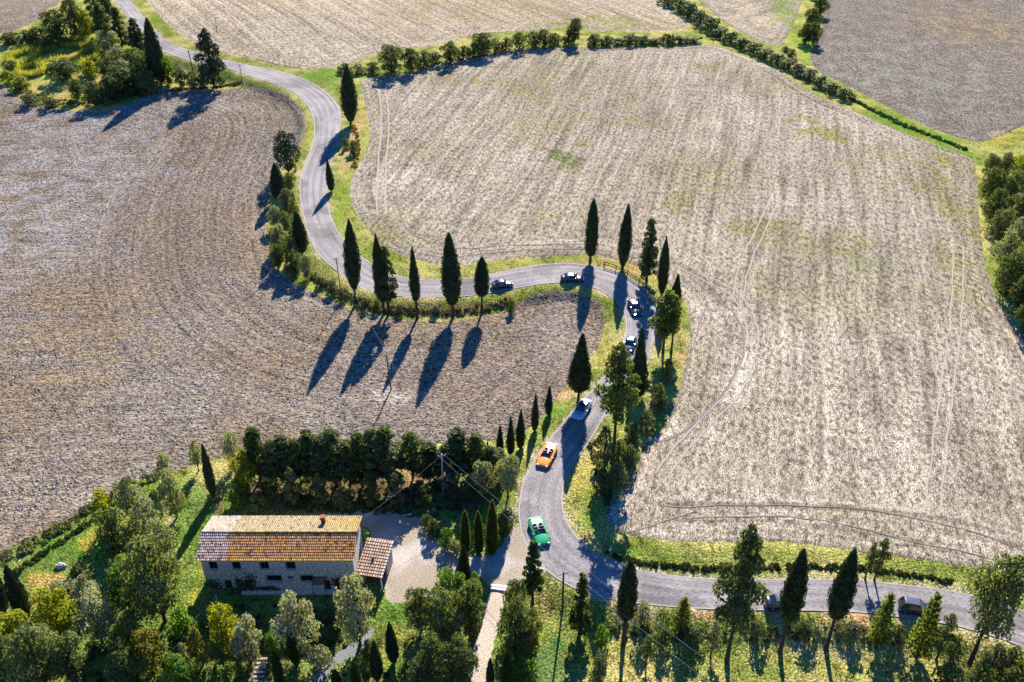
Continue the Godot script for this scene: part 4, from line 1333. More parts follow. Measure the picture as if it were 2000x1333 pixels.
func make_rails() -> void:
	var pts := catmull(vecs(RAIL), 2.0, false)
	var o := thing("guard_rail", "dark two bar wooden guard rail round the outside of the hairpin bend", "guard rail", Vector3.ZERO)
	for i in pts.size():
		var p := on(pts[i].x, pts[i].y)
		part("post", bx(p + Vector3(0, 0.45, 0), Vector3(0.16, 1.3, 0.16), 0.01), M.wood, o)
		if i < pts.size() - 1:
			var q := on(pts[i + 1].x, pts[i + 1].y)
			for hh in [0.55, 1.0]:
				var st := stool()
				tube(st, p + Vector3(0, hh, 0), q + Vector3(0, hh, 0), 0.085, 0.085, 7)
				part("rail", fin(st), M.wood, o)
	rebase(o, on(pts[3].x, pts[3].y))

func make_yard_things() -> void:
	kerb(Vector2(-2.8, -83.97), Vector2(-0.26, -83.56), "white kerb strip across the track mouth, upper one")
	kerb(Vector2(-2.79, -83.46), Vector2(-0.39, -83.02), "white kerb strip across the track mouth, lower one")
	boulder(-58.79, -87.47, Vector3(0.75, 0.42, 0.5), "pale white boulder on the grass of the left garden", srgb(0.38, 0.38, 0.36))
	steps(-29.27, -72.72, Vector2(0.02, 1), 9, "pale wooden garden steps between the grey oak and thin cypress")

func kerb(a: Vector2, b: Vector2, label: String) -> void:
	var m := (a + b) / 2.0
	var o := part("kerb_strip", bx(Vector3(0, 0.09, 0), Vector3(a.distance_to(b), 0.22, 0.32), 0.03), M.white, self)
	o.position = on(m.x, m.y, 0.14)
	o.rotation.y = -(b - a).angle()
	tag(o, label, "kerb", "white strips across the track mouth")

func boulder(x: float, z: float, s: Vector3, label: String, c: Color) -> void:
	var st := stool()
	var rr := RandomNumberGenerator.new()
	rr.seed = 44
	var rings: Array = []
	for j in 6:
		var r: Array = []
		var t := PI * j / 5.0
		for k in 10:
			var a := TAU * k / 10.0
			var q := 1.0 + rr.randf_range(-0.16, 0.16)
			r.append(Vector3(cos(a) * sin(t) * s.x * q, cos(t) * s.y * q, sin(a) * sin(t) * s.z * q))
		rings.append(r)
	for j in 5:
		for k in 10: quad(st, rings[j][k], rings[j][(k + 1) % 10], rings[j + 1][(k + 1) % 10], rings[j + 1][k])
	var o := part("boulder", fin(st), std(c, 0.9), self)
	o.position = on(x, z, s.y * 0.4)
	tag(o, label, "rock")

func steps(x: float, z: float, dir: Vector2, n: int, label: String) -> void:
	var o := thing("garden_steps", label, "steps", on(x, z), -dir.angle())
	for k in n:
		var q := Vector2(x, z) + dir * 0.62 * k
		part("tread", bx(Vector3(0.62 * k, height(q.x, q.y) - o.position.y + 0.22, 0), Vector3(0.34, 0.14, 1.3), 0.02), M.wood_pale, o)
	for s in [-0.72, 0.72]:
		part("stringer", bx(Vector3(0.31 * (n - 1), 0.1, s), Vector3(0.62 * n, 0.3, 0.1)), M.wood, o)

# ------------------------------------------------------------------ cars
func loft(st: SurfaceTool, rings: Array, cap := true) -> void:
	for i in rings.size() - 1:
		var n: int = rings[i].size()
		for k in n:
			var a: Vector3 = rings[i][k]
			var b: Vector3 = rings[i][(k + 1) % n]
			var c: Vector3 = rings[i + 1][(k + 1) % n]
			var d: Vector3 = rings[i + 1][k]
			quad(st, a, b, c, d)
	if cap:
		for e in [0, rings.size() - 1]:
			var n: int = rings[e].size()
			for k in range(1, n - 1): tri(st, rings[e][0], rings[e][k], rings[e][k + 1])

func make_car(p: Array) -> void:
	# x, z, turn, length, width, style, paint, label
	var o := thing("car", p[8], "car", Vector3(p[0], relief(p[0], p[1]) + 0.04, p[1]), p[2], "cars driving along the winding road")
	var L: float = p[3]
	var W: float = p[4] * 0.5
	var open: bool = p[5] == "open"
	var low := 0.86 if open else 1.0
	var paint := std(srgb(p[6][0], p[6][1], p[6][2]), 0.22)
	paint.metallic_specular = 0.6
	paint.clearcoat_enabled = true
	paint.clearcoat = 1.0
	paint.clearcoat_roughness = 0.05
	paint.metallic = p[6][3]
	# the front points along +x; stations: x, half width, shoulder height, deck height, floor
	var sts := [[0.5, 0.55, 0.42, 0.46, 0.26], [0.485, 0.74, 0.52, 0.58, 0.2], [0.44, 0.88, 0.6, 0.68, 0.19], [0.36, 0.97, 0.68, 0.78, 0.19], [0.22, 0.98, 0.74, 0.87, 0.19], [0.10, 0.97, 0.80, 0.93, 0.19],
		[-0.1, 0.97, 0.82, 0.94, 0.19], [-0.25, 0.99, 0.84, 0.96, 0.19], [-0.36, 1.0, 0.85, 0.97, 0.2], [-0.45, 0.93, 0.82, 0.95, 0.24], [-0.49, 0.82, 0.74, 0.88, 0.3], [-0.5, 0.74, 0.62, 0.72, 0.34]]
	var rings: Array = []
	for s in sts:
		var hw: float = s[1] * W
		var x: float = s[0] * L
		var sh: float = s[2] * low
		var dk: float = s[3] * low
		var fl: float = s[4]
		var r: Array = []
		for q in [[0.0, dk + 0.02], [0.55, dk], [0.86, lerpf(dk, sh, 0.45)], [0.97, sh], [1.0, lerpf(fl, sh, 0.55)], [0.96, fl + 0.08], [0.8, fl], [0.0, fl]]: r.append(Vector3(x, q[1], q[0] * hw))
		for q in [[0.8, fl], [0.96, fl + 0.08], [1.0, lerpf(fl, sh, 0.55)], [0.97, sh], [0.86, lerpf(dk, sh, 0.45)], [0.55, dk]]: r.append(Vector3(x, q[1], -q[0] * hw))
		rings.append(r)
	var st := SurfaceTool.new()
	st.begin(Mesh.PRIMITIVE_TRIANGLES)
	st.set_smooth_group(0)
	loft(st, rings)
	var body := part("body", fin(st), paint, o)
	var belt := 0.93 * low
	if open:
		st = stool()
		box(st, Vector3(-0.08 * L, belt - 0.02, 0), Vector3(0.27 * L, 0.09, W * 1.45), Transform3D.IDENTITY, 0.03)
		part("cockpit", fin(st), M.interior, o)
		for s in [-1.0, 1.0]:
			var seat := part("seat", bx(Vector3(-0.13 * L, belt + 0.08, s * W * 0.38), Vector3(0.5, 0.2, W * 0.55), 0.05), M.leather, o)
			part("headrest", bx(Vector3(-0.185 * L, belt + 0.24, s * W * 0.38), Vector3(0.14, 0.26, W * 0.36), 0.04), M.leather, seat)
		var q := [Vector3(0.17 * L, belt - 0.04, W * 0.74), Vector3(0.035 * L, belt + 0.30, W * 0.60), Vector3(0.035 * L, belt + 0.30, -W * 0.60), Vector3(0.17 * L, belt - 0.04, -W * 0.74)]
		st = stool()
		quad(st, q[0], q[1], q[2], q[3])
		quad(st, q[0] - Vector3(0.02, 0.015, 0), q[1] - Vector3(0.02, 0.015, 0), q[2] - Vector3(0.02, 0.015, 0), q[3] - Vector3(0.02, 0.015, 0))
		part("windscreen", fin(st), M.glass, o)
		st = stool()
		for k in 3: tube(st, q[k], q[k + 1], 0.035, 0.035, 6)
		part("windscreen_frame", fin(st), M.steel, o)
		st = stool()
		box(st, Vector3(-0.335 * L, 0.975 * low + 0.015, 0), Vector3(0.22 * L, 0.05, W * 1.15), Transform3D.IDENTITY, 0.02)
		part("rear_deck", fin(st), std(srgb(p[7][0], p[7][1], p[7][2]), 0.2), o)  # pale deck tone is sky and sun glare put into the colour
		st = stool()
		for s in [-1.0, 0.0, 1.0]: box(st, Vector3(-0.36 * L, 0.975 * low + 0.05, s * W * 0.3), Vector3(0.12 * L, 0.03, 0.09))
		part("vent", fin(st), M.interior, o)
		st = stool()
		box(st, Vector3(-0.475 * L, 1.06 * low, 0), Vector3(0.2, 0.035, W * 1.7), Transform3D.IDENTITY, 0.01)
		part("spoiler", fin(st), paint, o)
	else:
		var suv: bool = p[5] == "tall"
		var top := 1.62 if suv else 1.42
		var rf := -0.36 if suv else -0.20
		var rb := -0.46 if suv else -0.37
		var cs := [[0.20, 0.86, belt - 0.05, belt - 0.02], [0.045, 0.84, belt - 0.05, top - 0.06], [-0.02, 0.84, belt - 0.05, top], [rf + 0.06, 0.84, belt - 0.05, top - 0.01], [rf, 0.83, belt - 0.05, top - 0.08], [rb, 0.76, belt - 0.05, belt + 0.02]]
		rings = []
		for s in cs:
			var hb: float = s[1] * W
			var tt: float = (s[3] - belt) / (top - belt)
			var ht: float = hb * lerpf(1.0, 0.78, clampf(tt, 0.0, 1.0))
			rings.append([Vector3(s[0] * L, s[2], hb), Vector3(s[0] * L, s[3] - 0.04, ht), Vector3(s[0] * L, s[3], ht * 0.86), Vector3(s[0] * L, s[3], -ht * 0.86), Vector3(s[0] * L, s[3] - 0.04, -ht), Vector3(s[0] * L, s[2], -hb)])
		st = stool()
		loft(st, rings)
		part("window", fin(st), M.glass, o)
		st = stool()
		var tw := W * 0.84 * 0.78
		var rr: Array = []
		for s in [[0.05, top - 0.05], [-0.02, top + 0.012], [rf * 0.5, top + 0.02], [rf + 0.05, top + 0.0], [rf, top - 0.06]]:
			rr.append([Vector3(s[0] * L, s[1] - 0.045, tw * 1.02), Vector3(s[0] * L, s[1], tw * 0.84), Vector3(s[0] * L, s[1] + 0.015, 0), Vector3(s[0] * L, s[1], -tw * 0.84), Vector3(s[0] * L, s[1] - 0.045, -tw * 1.02)])
		for i in rr.size() - 1:
			for k in 4: quad(st, rr[i][k], rr[i][k + 1], rr[i + 1][k + 1], rr[i + 1][k])
		var rp := std(srgb(p[7][0], p[7][1], p[7][2]), 0.15)
		rp.metallic_specular = 0.7
		part("roof", fin(st), rp, o)
		st = stool()
		for s in [-1.0, 1.0]:
			tube(st, Vector3(0.2 * L, belt - 0.02, s * W * 0.84), Vector3(0.045 * L, top - 0.08, s * tw * 1.02), 0.03, 0.03, 5)
			tube(st, Vector3(-0.09 * L, belt - 0.02, s * W * 0.85), Vector3(-0.09 * L, top - 0.03, s * tw * 1.02), 0.035, 0.035, 5)
			tube(st, Vector3(rb * L, belt, s * W * 0.75), Vector3(rf * L, top - 0.1, s * tw * 1.0), 0.05, 0.05, 5)
		part("pillar", fin(st), paint, o)
	for sx in [0.315, -0.305]:
		for s in [-1.0, 1.0]:
			st = stool()
			var c := Vector3(sx * L, 0.33, s * (W - 0.10))
			tube(st, c - Vector3(0, 0, s * 0.12), c + Vector3(0, 0, s * 0.125), 0.33, 0.33, 16)
			var w := part("wheel", fin(st), M.tyre, o)
			st = stool()
			tube(st, c + Vector3(0, 0, s * 0.10), c + Vector3(0, 0, s * 0.14), 0.22, 0.19, 12)
			part("rim", fin(st), M.rim, w)
	for s in [-1.0, 1.0]:
		part("headlight", bx(Vector3(0.462 * L, 0.60 * low, s * W * 0.64), Vector3(0.2, 0.1, W * 0.34), 0.02), M.lens, o)
		part("tail_light", bx(Vector3(-0.485 * L, 0.74 * low, s * W * 0.62), Vector3(0.1, 0.1, W * 0.36), 0.02), M.tail, o)
		part("mirror", bx(Vector3(0.12 * L, belt + 0.08, s * (W + 0.06)), Vector3(0.12, 0.12, 0.2), 0.02), paint, o)
	part("grille", bx(Vector3(0.492 * L, 0.36, 0), Vector3(0.06, 0.14, W * 1.0), 0.01), M.interior, o)

var CARS := [
	[-1.86, -158.29, 0.26, 4.3, 1.8, "hatch", [0.022, 0.035, 0.060, 0.300], [0.100, 0.130, 0.180], "dark blue grey car right of the blunt cypress"],
	[11.7, -160.8, -0.04, 4.6, 1.82, "sedan", [0.015, 0.017, 0.020, 0.200], [0.600, 0.640, 0.640], "black car with a pale reflection painted on its roof entering the hairpin"],  # pale roof tone is a reflection put into its colour
	[22.64, -149.7, -1.42, 5.2, 1.95, "sedan", [0.012, 0.013, 0.016, 0.200], [0.030, 0.035, 0.045], "black car in the tree shade of the hairpin"],
	[20.41, -137.45, -1.87, 4.4, 1.8, "sedan", [0.050, 0.060, 0.070, 0.400], [0.100, 0.130, 0.160], "grey car half hidden by the tall airy tree"],
	[10.93, -118.61, -1.97, 5, 2, "sedan", [0.340, 0.420, 0.520, 0.300], [0.030, 0.035, 0.050], "blue grey car below the black stout cypress"],
	[5.12, -107.39, -1.91, 5, 2.1, "open", [0.880, 0.280, 0.010, 0.000], [0.620, 0.520, 0.400], "orange open sports car on the left of the road"],  # pale rear deck tone is a reflection put into its colour
	[3.63, -91.69, -1.33, 4.9, 2.1, "open", [0.010, 0.300, 0.085, 0.000], [0.800, 0.840, 0.800], "green open sports car with sun glare painted white on its rear deck"],  # white deck tone is painted sun glare
	[32.98, -79.52, -0.02, 4.2, 1.8, "hatch", [0.012, 0.014, 0.020, 0.200], [0.070, 0.080, 0.090], "black car behind the leaning cypress on lower road"],
	[49.18, -78.85, -0.23, 4.2, 1.8, "tall", [0.015, 0.022, 0.040, 0.200], [0.090, 0.100, 0.120], "dark blue car behind the spiky pine on lower road"],
]

func make_cars() -> void:
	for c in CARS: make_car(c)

# ------------------------------------------------------------------ plants
class Leaves:
	var pos: PackedVector3Array = []
	var nor: PackedVector3Array = []
	var col: PackedColorArray = []
	var idx: PackedInt32Array = []
	func leaf(p: Vector3, u: Vector3, v: Vector3, c: Color) -> void:
		var n := u.cross(v).normalized()
		var k := pos.size()
		pos.append_array([p - u * 0.55 - v * 0.3, p + u * 0.1 - v, p + u, p + u * 0.1 + v])
		nor.append_array([n, n, n, n])
		col.append_array([c, c, c, c])
		idx.append_array([k, k + 2, k + 1, k, k + 3, k + 2])

func rdir(r: RandomNumberGenerator) -> Vector3:
	return Vector3(r.randfn(), r.randfn(), r.randfn()).normalized()

func done(l: Leaves) -> ArrayMesh:
	return arrays_mesh(l.pos, l.nor, l.col, PackedVector2Array(), l.idx)

func cypress(sd: int, hh: float, w: float, prof: Array, n: int, leaf: float) -> ArrayMesh:
	# a spindle of upright sprays over a dense core; crown from y 0 to hh
	var r := RandomNumberGenerator.new()
	r.seed = sd
	var l := Leaves.new()
	var rad := func(t: float) -> float:
		var k := t * (prof.size() - 1)
		var i := mini(int(k), prof.size() - 2)
		return lerpf(prof[i], prof[i + 1], k - i) * w * 0.5
	var ph := [r.randf() * TAU, r.randf() * TAU, r.randf() * TAU]
	var bump := func(t: float, a: float) -> float:
		return 1.0 + 0.05 * sin(a * 3.0 + t * 17.0 + ph[0]) + 0.07 * sin(a * 5.0 - t * 29.0 + ph[1]) + 0.06 * sin(t * 41.0 + a + ph[2])
	for k in n:
		var t := r.randf()
		while r.randf() > rad.call(t) / (w * 0.5) + 0.06: t = r.randf()
		var a := r.randf() * TAU
		var q: float = rad.call(t) * bump.call(t, a) * r.randf_range(0.76, 1.06) * (1.12 if r.randf() < 0.08 else 1.0)
		var out := Vector3(cos(a), 0, sin(a))
		var p := out * q + Vector3(0, t * hh, 0)
		var u := (Vector3.UP * 0.9 + out * 0.45 + rdir(r) * 0.4).normalized() * leaf * r.randf_range(0.7, 1.3)
		var v := u.cross(out + rdir(r) * 0.6).normalized() * leaf * 0.42
		var c := r.randf_range(0.4, 1.5) * (1.9 if r.randf() < 0.12 else 1.0)
		l.leaf(p, u, v, Color(c * r.randf_range(0.9, 1.2), c, c * 0.85))
	# core
	var base := l.pos.size()
	var nt := 14
	for j in nt + 1:
		var t := float(j) / nt
		for k in 9:
			var a := TAU * k / 9.0
			var q: float = rad.call(t) * 0.80 * bump.call(t, a)
			l.pos.append(Vector3(cos(a) * q, t * hh, sin(a) * q))
			l.nor.append(Vector3(cos(a), 0.2, sin(a)).normalized())
			l.col.append(Color(0.7, 0.7, 0.7))
	for j in nt:
		for k in 9:
			var a := base + j * 9 + k
			var b := base + j * 9 + (k + 1) % 9
			l.idx.append_array([a, b, b + 9, a, b + 9, a + 9])
	return done(l)

func lobed(sd: int, hh: float, w: float, shape: String, nl: int, n: int, leaf: float) -> Array:
	# leaf faces over the shells of many lobes; returns [crown mesh, branches mesh]
	var r := RandomNumberGenerator.new()
	r.seed = sd
	var lob: Array = []
	for k in nl:
		var t := (k + 0.5) / nl
		var env := 1.0
		match shape:
			"round": env = sqrt(maxf(0.05, 1.0 - pow(2.0 * t - 0.95, 2.0)))
			"oval": env = sqrt(maxf(0.04, 1.0 - pow(2.0 * t - 0.8, 2.0) * 0.82)) * (1.0 if t < 0.5 else 1.2 - 0.5 * t)
			"cone": env = 0.25 + 0.75 * pow(1.0 - t, 0.85) if t > 0.12 else 0.75
			"bush": env = sqrt(maxf(0.05, 1.0 - t * t * 0.9))
			"ragged": env = sqrt(maxf(0.05, 1.0 - pow(2.0 * t - 0.9, 2.0))) * r.randf_range(0.6, 1.15)
		var a := k * 2.399 + r.randf() * 0.9
		var lr := w * 0.5 * (0.40 if shape != "cone" else 0.27) * r.randf_range(0.7, 1.25) * lerpf(1.0, env, 0.6)
		var q := maxf(0.0, w * 0.5 * env - lr) * (1.0 if k % 4 else 0.35)
		var y := clampf(t * hh, lr * 0.6, hh - lr * 0.75)
		lob.append([Vector3(cos(a) * q, y, sin(a) * q), lr, r.randf_range(0.62, 1.38)])
	var l := Leaves.new()
	var tot := 0.0
	for b in lob: tot += b[1] * b[1]
	for b in lob:
		for k in int(n * b[1] * b[1] / tot):
			var d := rdir(r)
			if d.y < -0.55: d.y = -d.y
			var wob := 1.0 + 0.16 * sin(d.x * 7.0 + sd) * sin(d.y * 6.0 + b[1] * 9.0) + 0.1 * sin(d.z * 11.0 + b[2] * 30.0)
			var p: Vector3 = b[0] + d * b[1] * wob * (0.78 + 0.42 * r.randf() * r.randf() + 0.12 * r.randf()) * Vector3(1, 0.92, 1)
			if p.y < 0.0: p.y = r.randf() * 0.1 * hh
			var deep := false
			for c in lob:
				if c != b and p.distance_squared_to(c[0]) < c[1] * c[1] * 0.5:
					deep = true
					break
			if deep: continue
			var nn := (d + rdir(r) * 0.75).normalized()
			var u := nn.cross(rdir(r)).normalized() * leaf * r.randf_range(0.65, 1.35)
			var v := nn.cross(u).normalized() * leaf * 0.6
			var c: float = b[2] * r.randf_range(0.6, 1.4)
			l.leaf(p, u, v, Color(c * r.randf_range(0.9, 1.2), c, c * 0.85))
	var st := stool()
	for b in lob:
		var e: Vector3 = b[0]
		tube(st, Vector3(e.x * 0.08, maxf(0.0, e.y - hh * 0.38), e.z * 0.08), e, w * 0.018, w * 0.006, 5, false)
	tube(st, Vector3.ZERO, Vector3(0, hh * 0.8, 0), w * 0.028, w * 0.006, 6, false)
	return [done(l), fin(st)]

func pine(sd: int, hh: float, w: float) -> Array:
	# whorls of rising branches set with needle sprays
	var r := RandomNumberGenerator.new()
	r.seed = sd
	var l := Leaves.new()
	var st := stool()
	tube(st, Vector3.ZERO, Vector3(0, hh, 0), w * 0.03, w * 0.006, 6, false)
	var lev := 11
	for j in lev:
		var t := float(j) / lev
		var reach := w * 0.5 * pow(1.0 - t, 0.75) * (1.0 if t > 0.1 else 0.8)
		for k in 8:
			var a := TAU * k / 8.0 + j * 0.6 + r.randf() * 0.35
			var len := reach * r.randf_range(0.72, 1.12)
			var s := Vector3(0, t * hh, 0)
			var e := s + Vector3(cos(a) * len, len * 0.32 + hh * 0.03, sin(a) * len)
			tube(st, s, e, w * 0.008, w * 0.003, 4, false)
			for q in int(9 + 24 * len / (w * 0.5)):
				var f := r.randf_range(0.25, 1.05)
				var p := s.lerp(e, f) + rdir(r) * 0.05 * w
				var u := ((e - s).normalized() + rdir(r) * 0.75 + Vector3(0, 0.35, 0)).normalized() * 0.30 * r.randf_range(0.7, 1.2)
				var v := u.cross(rdir(r)).normalized() * 0.12
				var c := r.randf_range(0.6, 1.4)
				l.leaf(p, u, v, Color(c, c, c * 0.9))
	for q in 30: l.leaf(Vector3(0, hh * r.randf_range(0.9, 1.0), 0), (Vector3.UP + rdir(r) * 0.4) * 0.3, rdir(r) * 0.1, Color.WHITE)
	return [done(l), fin(st)]

func make_protos() -> void:
	# name: [crown, branches or null, reference height, reference width]
	protos.spindle = [cypress(1, 13.0, 2.6, [0.28, 0.66, 0.88, 0.98, 1.0, 0.95, 0.86, 0.72, 0.53, 0.30, 0.04], 5200, 0.21), null, 13.0, 2.6]
	protos.spindle_b = [cypress(2, 13.0, 2.8, [0.38, 0.78, 0.96, 1.0, 0.98, 0.92, 0.82, 0.68, 0.52, 0.33, 0.05], 5200, 0.22), null, 13.0, 2.8]
	protos.column = [cypress(3, 10.0, 2.4, [0.55, 0.92, 1.0, 1.0, 0.98, 0.94, 0.88, 0.78, 0.62, 0.40, 0.06], 4400, 0.20), null, 10.0, 2.4]
	protos.slim = [cypress(4, 7.5, 1.1, [0.5, 0.85, 1.0, 1.0, 0.95, 0.86, 0.72, 0.55, 0.38, 0.2, 0.03], 2000, 0.15), null, 7.5, 1.1]
	protos.stout = [cypress(5, 8.0, 3.4, [0.5, 0.92, 1.0, 0.94, 0.84, 0.72, 0.58, 0.46, 0.36, 0.22, 0.05], 4600, 0.22), null, 8.0, 3.4]
	for q in [["round", 11, 6.5, 7.0, "round", 15, 4500, 0.22], ["round_b", 12, 6.5, 7.0, "round", 12, 4500, 0.22], ["oval", 13, 12.0, 6.5, "oval", 22, 6000, 0.26], ["oval_b", 14, 9.0, 5.0, "oval", 18, 4400, 0.23],
		["cone", 15, 9.0, 4.6, "cone", 46, 5200, 0.20], ["cone_b", 16, 8.0, 3.8, "cone", 40, 4600, 0.20], ["ragged", 17, 5.5, 6.5, "ragged", 16, 2700, 0.22], ["ragged_b", 18, 5.0, 6.0, "ragged", 13, 2500, 0.22],
		["bush", 19, 2.4, 3.0, "bush", 10, 1150, 0.15], ["bush_b", 20, 2.2, 3.2, "bush", 8, 1050, 0.16], ["sparse", 21, 5.0, 3.2, "oval", 12, 1500, 0.18]]:
		var c := lobed(q[1], q[2], q[3], q[4], q[5], q[6], q[7])
		protos[q[0]] = [c[0], c[1], q[2], q[3]]
	for q in [["pine", 31, 6.5, 4.4], ["pine_b", 32, 7.0, 4.0]]:
		var c := pine(q[1], q[2], q[3])
		protos[q[0]] = [c[0], c[1], q[2], q[3]]
	var st := stool()
	for k in 5:      # a trunk one metre high and one metre thick, tapering and flared at the foot
		var y0 := k / 5.0
		var y1 := (k + 1) / 5.0
		var f := func(y: float) -> float: return 0.5 * (1.0 - 0.42 * y + 0.35 * pow(1.0 - y, 6.0))
		tube(st, Vector3(0, y0, 0), Vector3(0, y1, 0), f.call(y0), f.call(y1), 8, false)
	protos.trunk = fin(st)

func plant(p: Array, group: String) -> void:
	# name, kind, x, z, height, width, share of bare trunk, leaf, turn, category, label
	var pr: Array = protos[p[1]]
	var lean := sin(p[8] * 3.0) * 0.022
	var o := thing(p[0], p[10], p[9], on(p[2], p[3], -0.05), 0.0, group)
	if p[9] == "cypress": o.rotation.z = lean
	var H: float = p[4]
	var W: float = p[5]
	var bare: float = H * p[6]
	var ch := H - bare
	var t := Transform3D(Basis(Vector3.UP, p[8]).scaled(Vector3(W / pr[3], ch / pr[2], W / pr[3])), Vector3(0, bare, 0))
	if not p[1].begins_with("bush"):
		var tr := part("trunk", protos.trunk, M.bark, o)
		var th := clampf(H * 0.034, 0.12, 0.5)
		tr.transform = Transform3D(Basis.from_scale(Vector3(th, bare + ch * 0.3, th)), Vector3(0, -0.1, 0))
	if pr[1] != null:
		part("branches", pr[1], M.bark, o).transform = t
	part("foliage" if p[1].begins_with("bush") else "crown", pr[0], M["leaf_" + p[7]], o).transform = t

func make_plants() -> void:
	plant(["cypress_tree", "spindle", -42.63, -242.35, 16.09, 4.12, 0.06, "cypress", 3.91, "cypress", "tall spindle cypress alone on verge at the top road bend"], "cypresses along the winding road")
	plant(["cypress_tree", "slim", -41.36, -201.32, 8.12, 1.74, 0.05, "cypress", 4.66, "cypress", "small thin cypress on the right verge of the upper straight"], "cypresses along the winding road")
	plant(["cypress_tree", "spindle_b", -42.73, -171.95, 9.76, 2.88, 0.06, "cypress", 4.99, "cypress", "leaning dark cypress among bushes on the left roadside"], "cypresses along the winding road")
	plant(["cypress_tree", "spindle", -29.44, -153.64, 17.48, 2.9, 0.18, "cypress", 5.92, "cypress", "tall cypress beside the road, left of the forked tree"], "cypresses along the winding road")
	plant(["cypress_tree", "spindle", -23.73, -150.58, 16.25, 2.41, 0.14, "cypress", 4.65, "cypress", "thin cypress spire joined to the round tree"], "cypresses along the winding road")
	plant(["conifer_tree", "cone", -22.85, -150.39, 13.9, 5.38, 0.2, "dark", 5.79, "tree", "broad dark tree with a cypress spire at its side"], "")
	plant(["cypress_tree", "slim", -17.44, -148.97, 15.08, 1.84, 0.26, "cypress", 0.18, "cypress", "slimmest roadside cypress on a long bare trunk"], "cypresses along the winding road")
	plant(["cypress_tree", "spindle_b", -10.87, -149.5, 17.42, 3.4, 0.16, "cypress", 2.92, "cypress", "largest cypress of the lower bend, fifth along the bank"], "cypresses along the winding road")
	plant(["cypress_tree", "column", -5.62, -151.18, 11.46, 2.62, 0.3, "cypress", 5.92, "cypress", "short blunt cypress right beside the dark grey car"], "cypresses along the winding road")
	plant(["cypress_tree", "column", 15.72, -168.73, 13.7, 2.42, 0.1, "cypress", 4.08, "cypress", "blunt cypress rising behind the black car entering the hairpin"], "cypresses along the winding road")
	plant(["cypress_tree", "spindle", 21.9, -165.78, 14.02, 2.48, 0.04, "cypress", 5.66, "cypress", "pointed cypress at the left end of the guard rail"], "cypresses along the winding road")
	plant(["conifer_tree", "cone", 26.03, -160.41, 13.38, 5.04, 0.1, "dark", 0.71, "tree", "bushy dark tree behind the guard rail at the hairpin"], "")
	plant(["cypress_tree", "spindle", 28.14, -154.56, 12.74, 1.98, 0.06, "cypress", 2.95, "cypress", "narrow cypress right of the bushy hairpin tree"], "cypresses along the winding road")
	plant(["cypress_tree", "stout", 30.27, -152.04, 6.12, 2.07, 0.05, "cypress", 1.55, "cypress", "small stubby cypress, rightmost at the hairpin"], "cypresses along the winding road")
	plant(["broadleaf_tree", "oval_b", 25.89, -135.4, 12.43, 6.19, 0.28, "pine", 3.41, "tree", "leafy grey green tree with bare trunk inside the hairpin"], "")
	plant(["young_tree", "sparse", 27.26, -135.24, 11.44, 2.92, 0.35, "pine", 3.6, "tree", "slender second trunk beside the leafy hairpin tree"], "")
	plant(["cypress_tree", "stout", 20.02, -122.7, 13.19, 2.88, 0.02, "cypress", 0.08, "cypress", "dark cypress behind the tall bare trunked tree"], "cypresses along the winding road")
	plant(["broadleaf_tree", "oval", 14.94, -108.15, 19.7, 6.67, 0.36, "pine", 1.36, "tree", "tall airy tree on a long bare trunk between road and stubble"], "")
	plant(["cypress_tree", "stout", 10.49, -120.99, 13.22, 3.57, 0.2, "cypress", 1.76, "cypress", "black stout cypress above the blue grey car"], "cypresses along the winding road")
	plant(["bush", "bush", 13.32, -104.91, 7.29, 3.79, 0, "scrub", 5.75, "bush", "dark tangled bush at the foot of the tall airy tree"], "")
	plant(["bush", "bush_b", 15.49, -106.01, 4.14, 3.4, 0, "dark", 4.81, "bush", "round dark bush right of the tall tree foot"], "")
	plant(["bush", "bush", 22.9, -119.05, 4.98, 3.18, 0, "dark", 1, "bush", "dark green bush in the shade right of the road"], "")
	plant(["bush", "bush", 17.68, -109.89, 4.09, 3.33, 0, "dark", 5.01, "bush", "dark shrub beside the cypress shadow right of the tall tree"], "shrubs of the shaded strip between bend and stubble")
	plant(["bush", "bush_b", 20.47, -114.1, 3.55, 3.1, 0, "scrub", 0.87, "bush", "dull shrub on the strip edge near the dark rut"], "shrubs of the shaded strip between bend and stubble")
	plant(["bush", "bush", 25.14, -126.74, 4.19, 2.99, 0, "oak", 3.88, "bush", "green shrub at the top of the shaded strip"], "shrubs of the shaded strip between bend and stubble")
	plant(["bush", "bush_b", 14.83, -101.22, 4.18, 3.3, 0, "scrub", 0.8, "bush", "dull shrub at the lower end of the shaded strip"], "shrubs of the shaded strip between bend and stubble")
	plant(["bush", "bush", 12.63, -99.92, 3.98, 2.85, 0, "dark", 0.01, "bush", "dark shrub nearest the road at the strip end"], "shrubs of the shaded strip between bend and stubble")
	plant(["bush", "bush_b", 16.9, -105.21, 3.85, 2.79, 0, "dark", 5.47, "bush", "dark shrub against the stubble corner"], "shrubs of the shaded strip between bend and stubble")
	plant(["cypress_tree", "slim", -3.63, -107.22, 4.98, 0.86, 0.04, "cypress", 1.32, "cypress", "first from the left of six slim cypresses beside the orange car"], "six slim cypresses on the left verge")
	plant(["cypress_tree", "slim", -1.84, -109.81, 6.07, 1.05, 0.04, "cypress", 1.35, "cypress", "second from the left of six slim cypresses beside the orange car"], "six slim cypresses on the left verge")
	plant(["cypress_tree", "slim", -0.23, -109.5, 7.47, 1.21, 0.04, "cypress", 6.17, "cypress", "third from the left of six slim cypresses beside the orange car"], "six slim cypresses on the left verge")
	plant(["cypress_tree", "slim", 1.23, -110.83, 7.38, 1.4, 0.04, "cypress", 5.48, "cypress", "fourth from the left of six slim cypresses beside the orange car"], "six slim cypresses on the left verge")
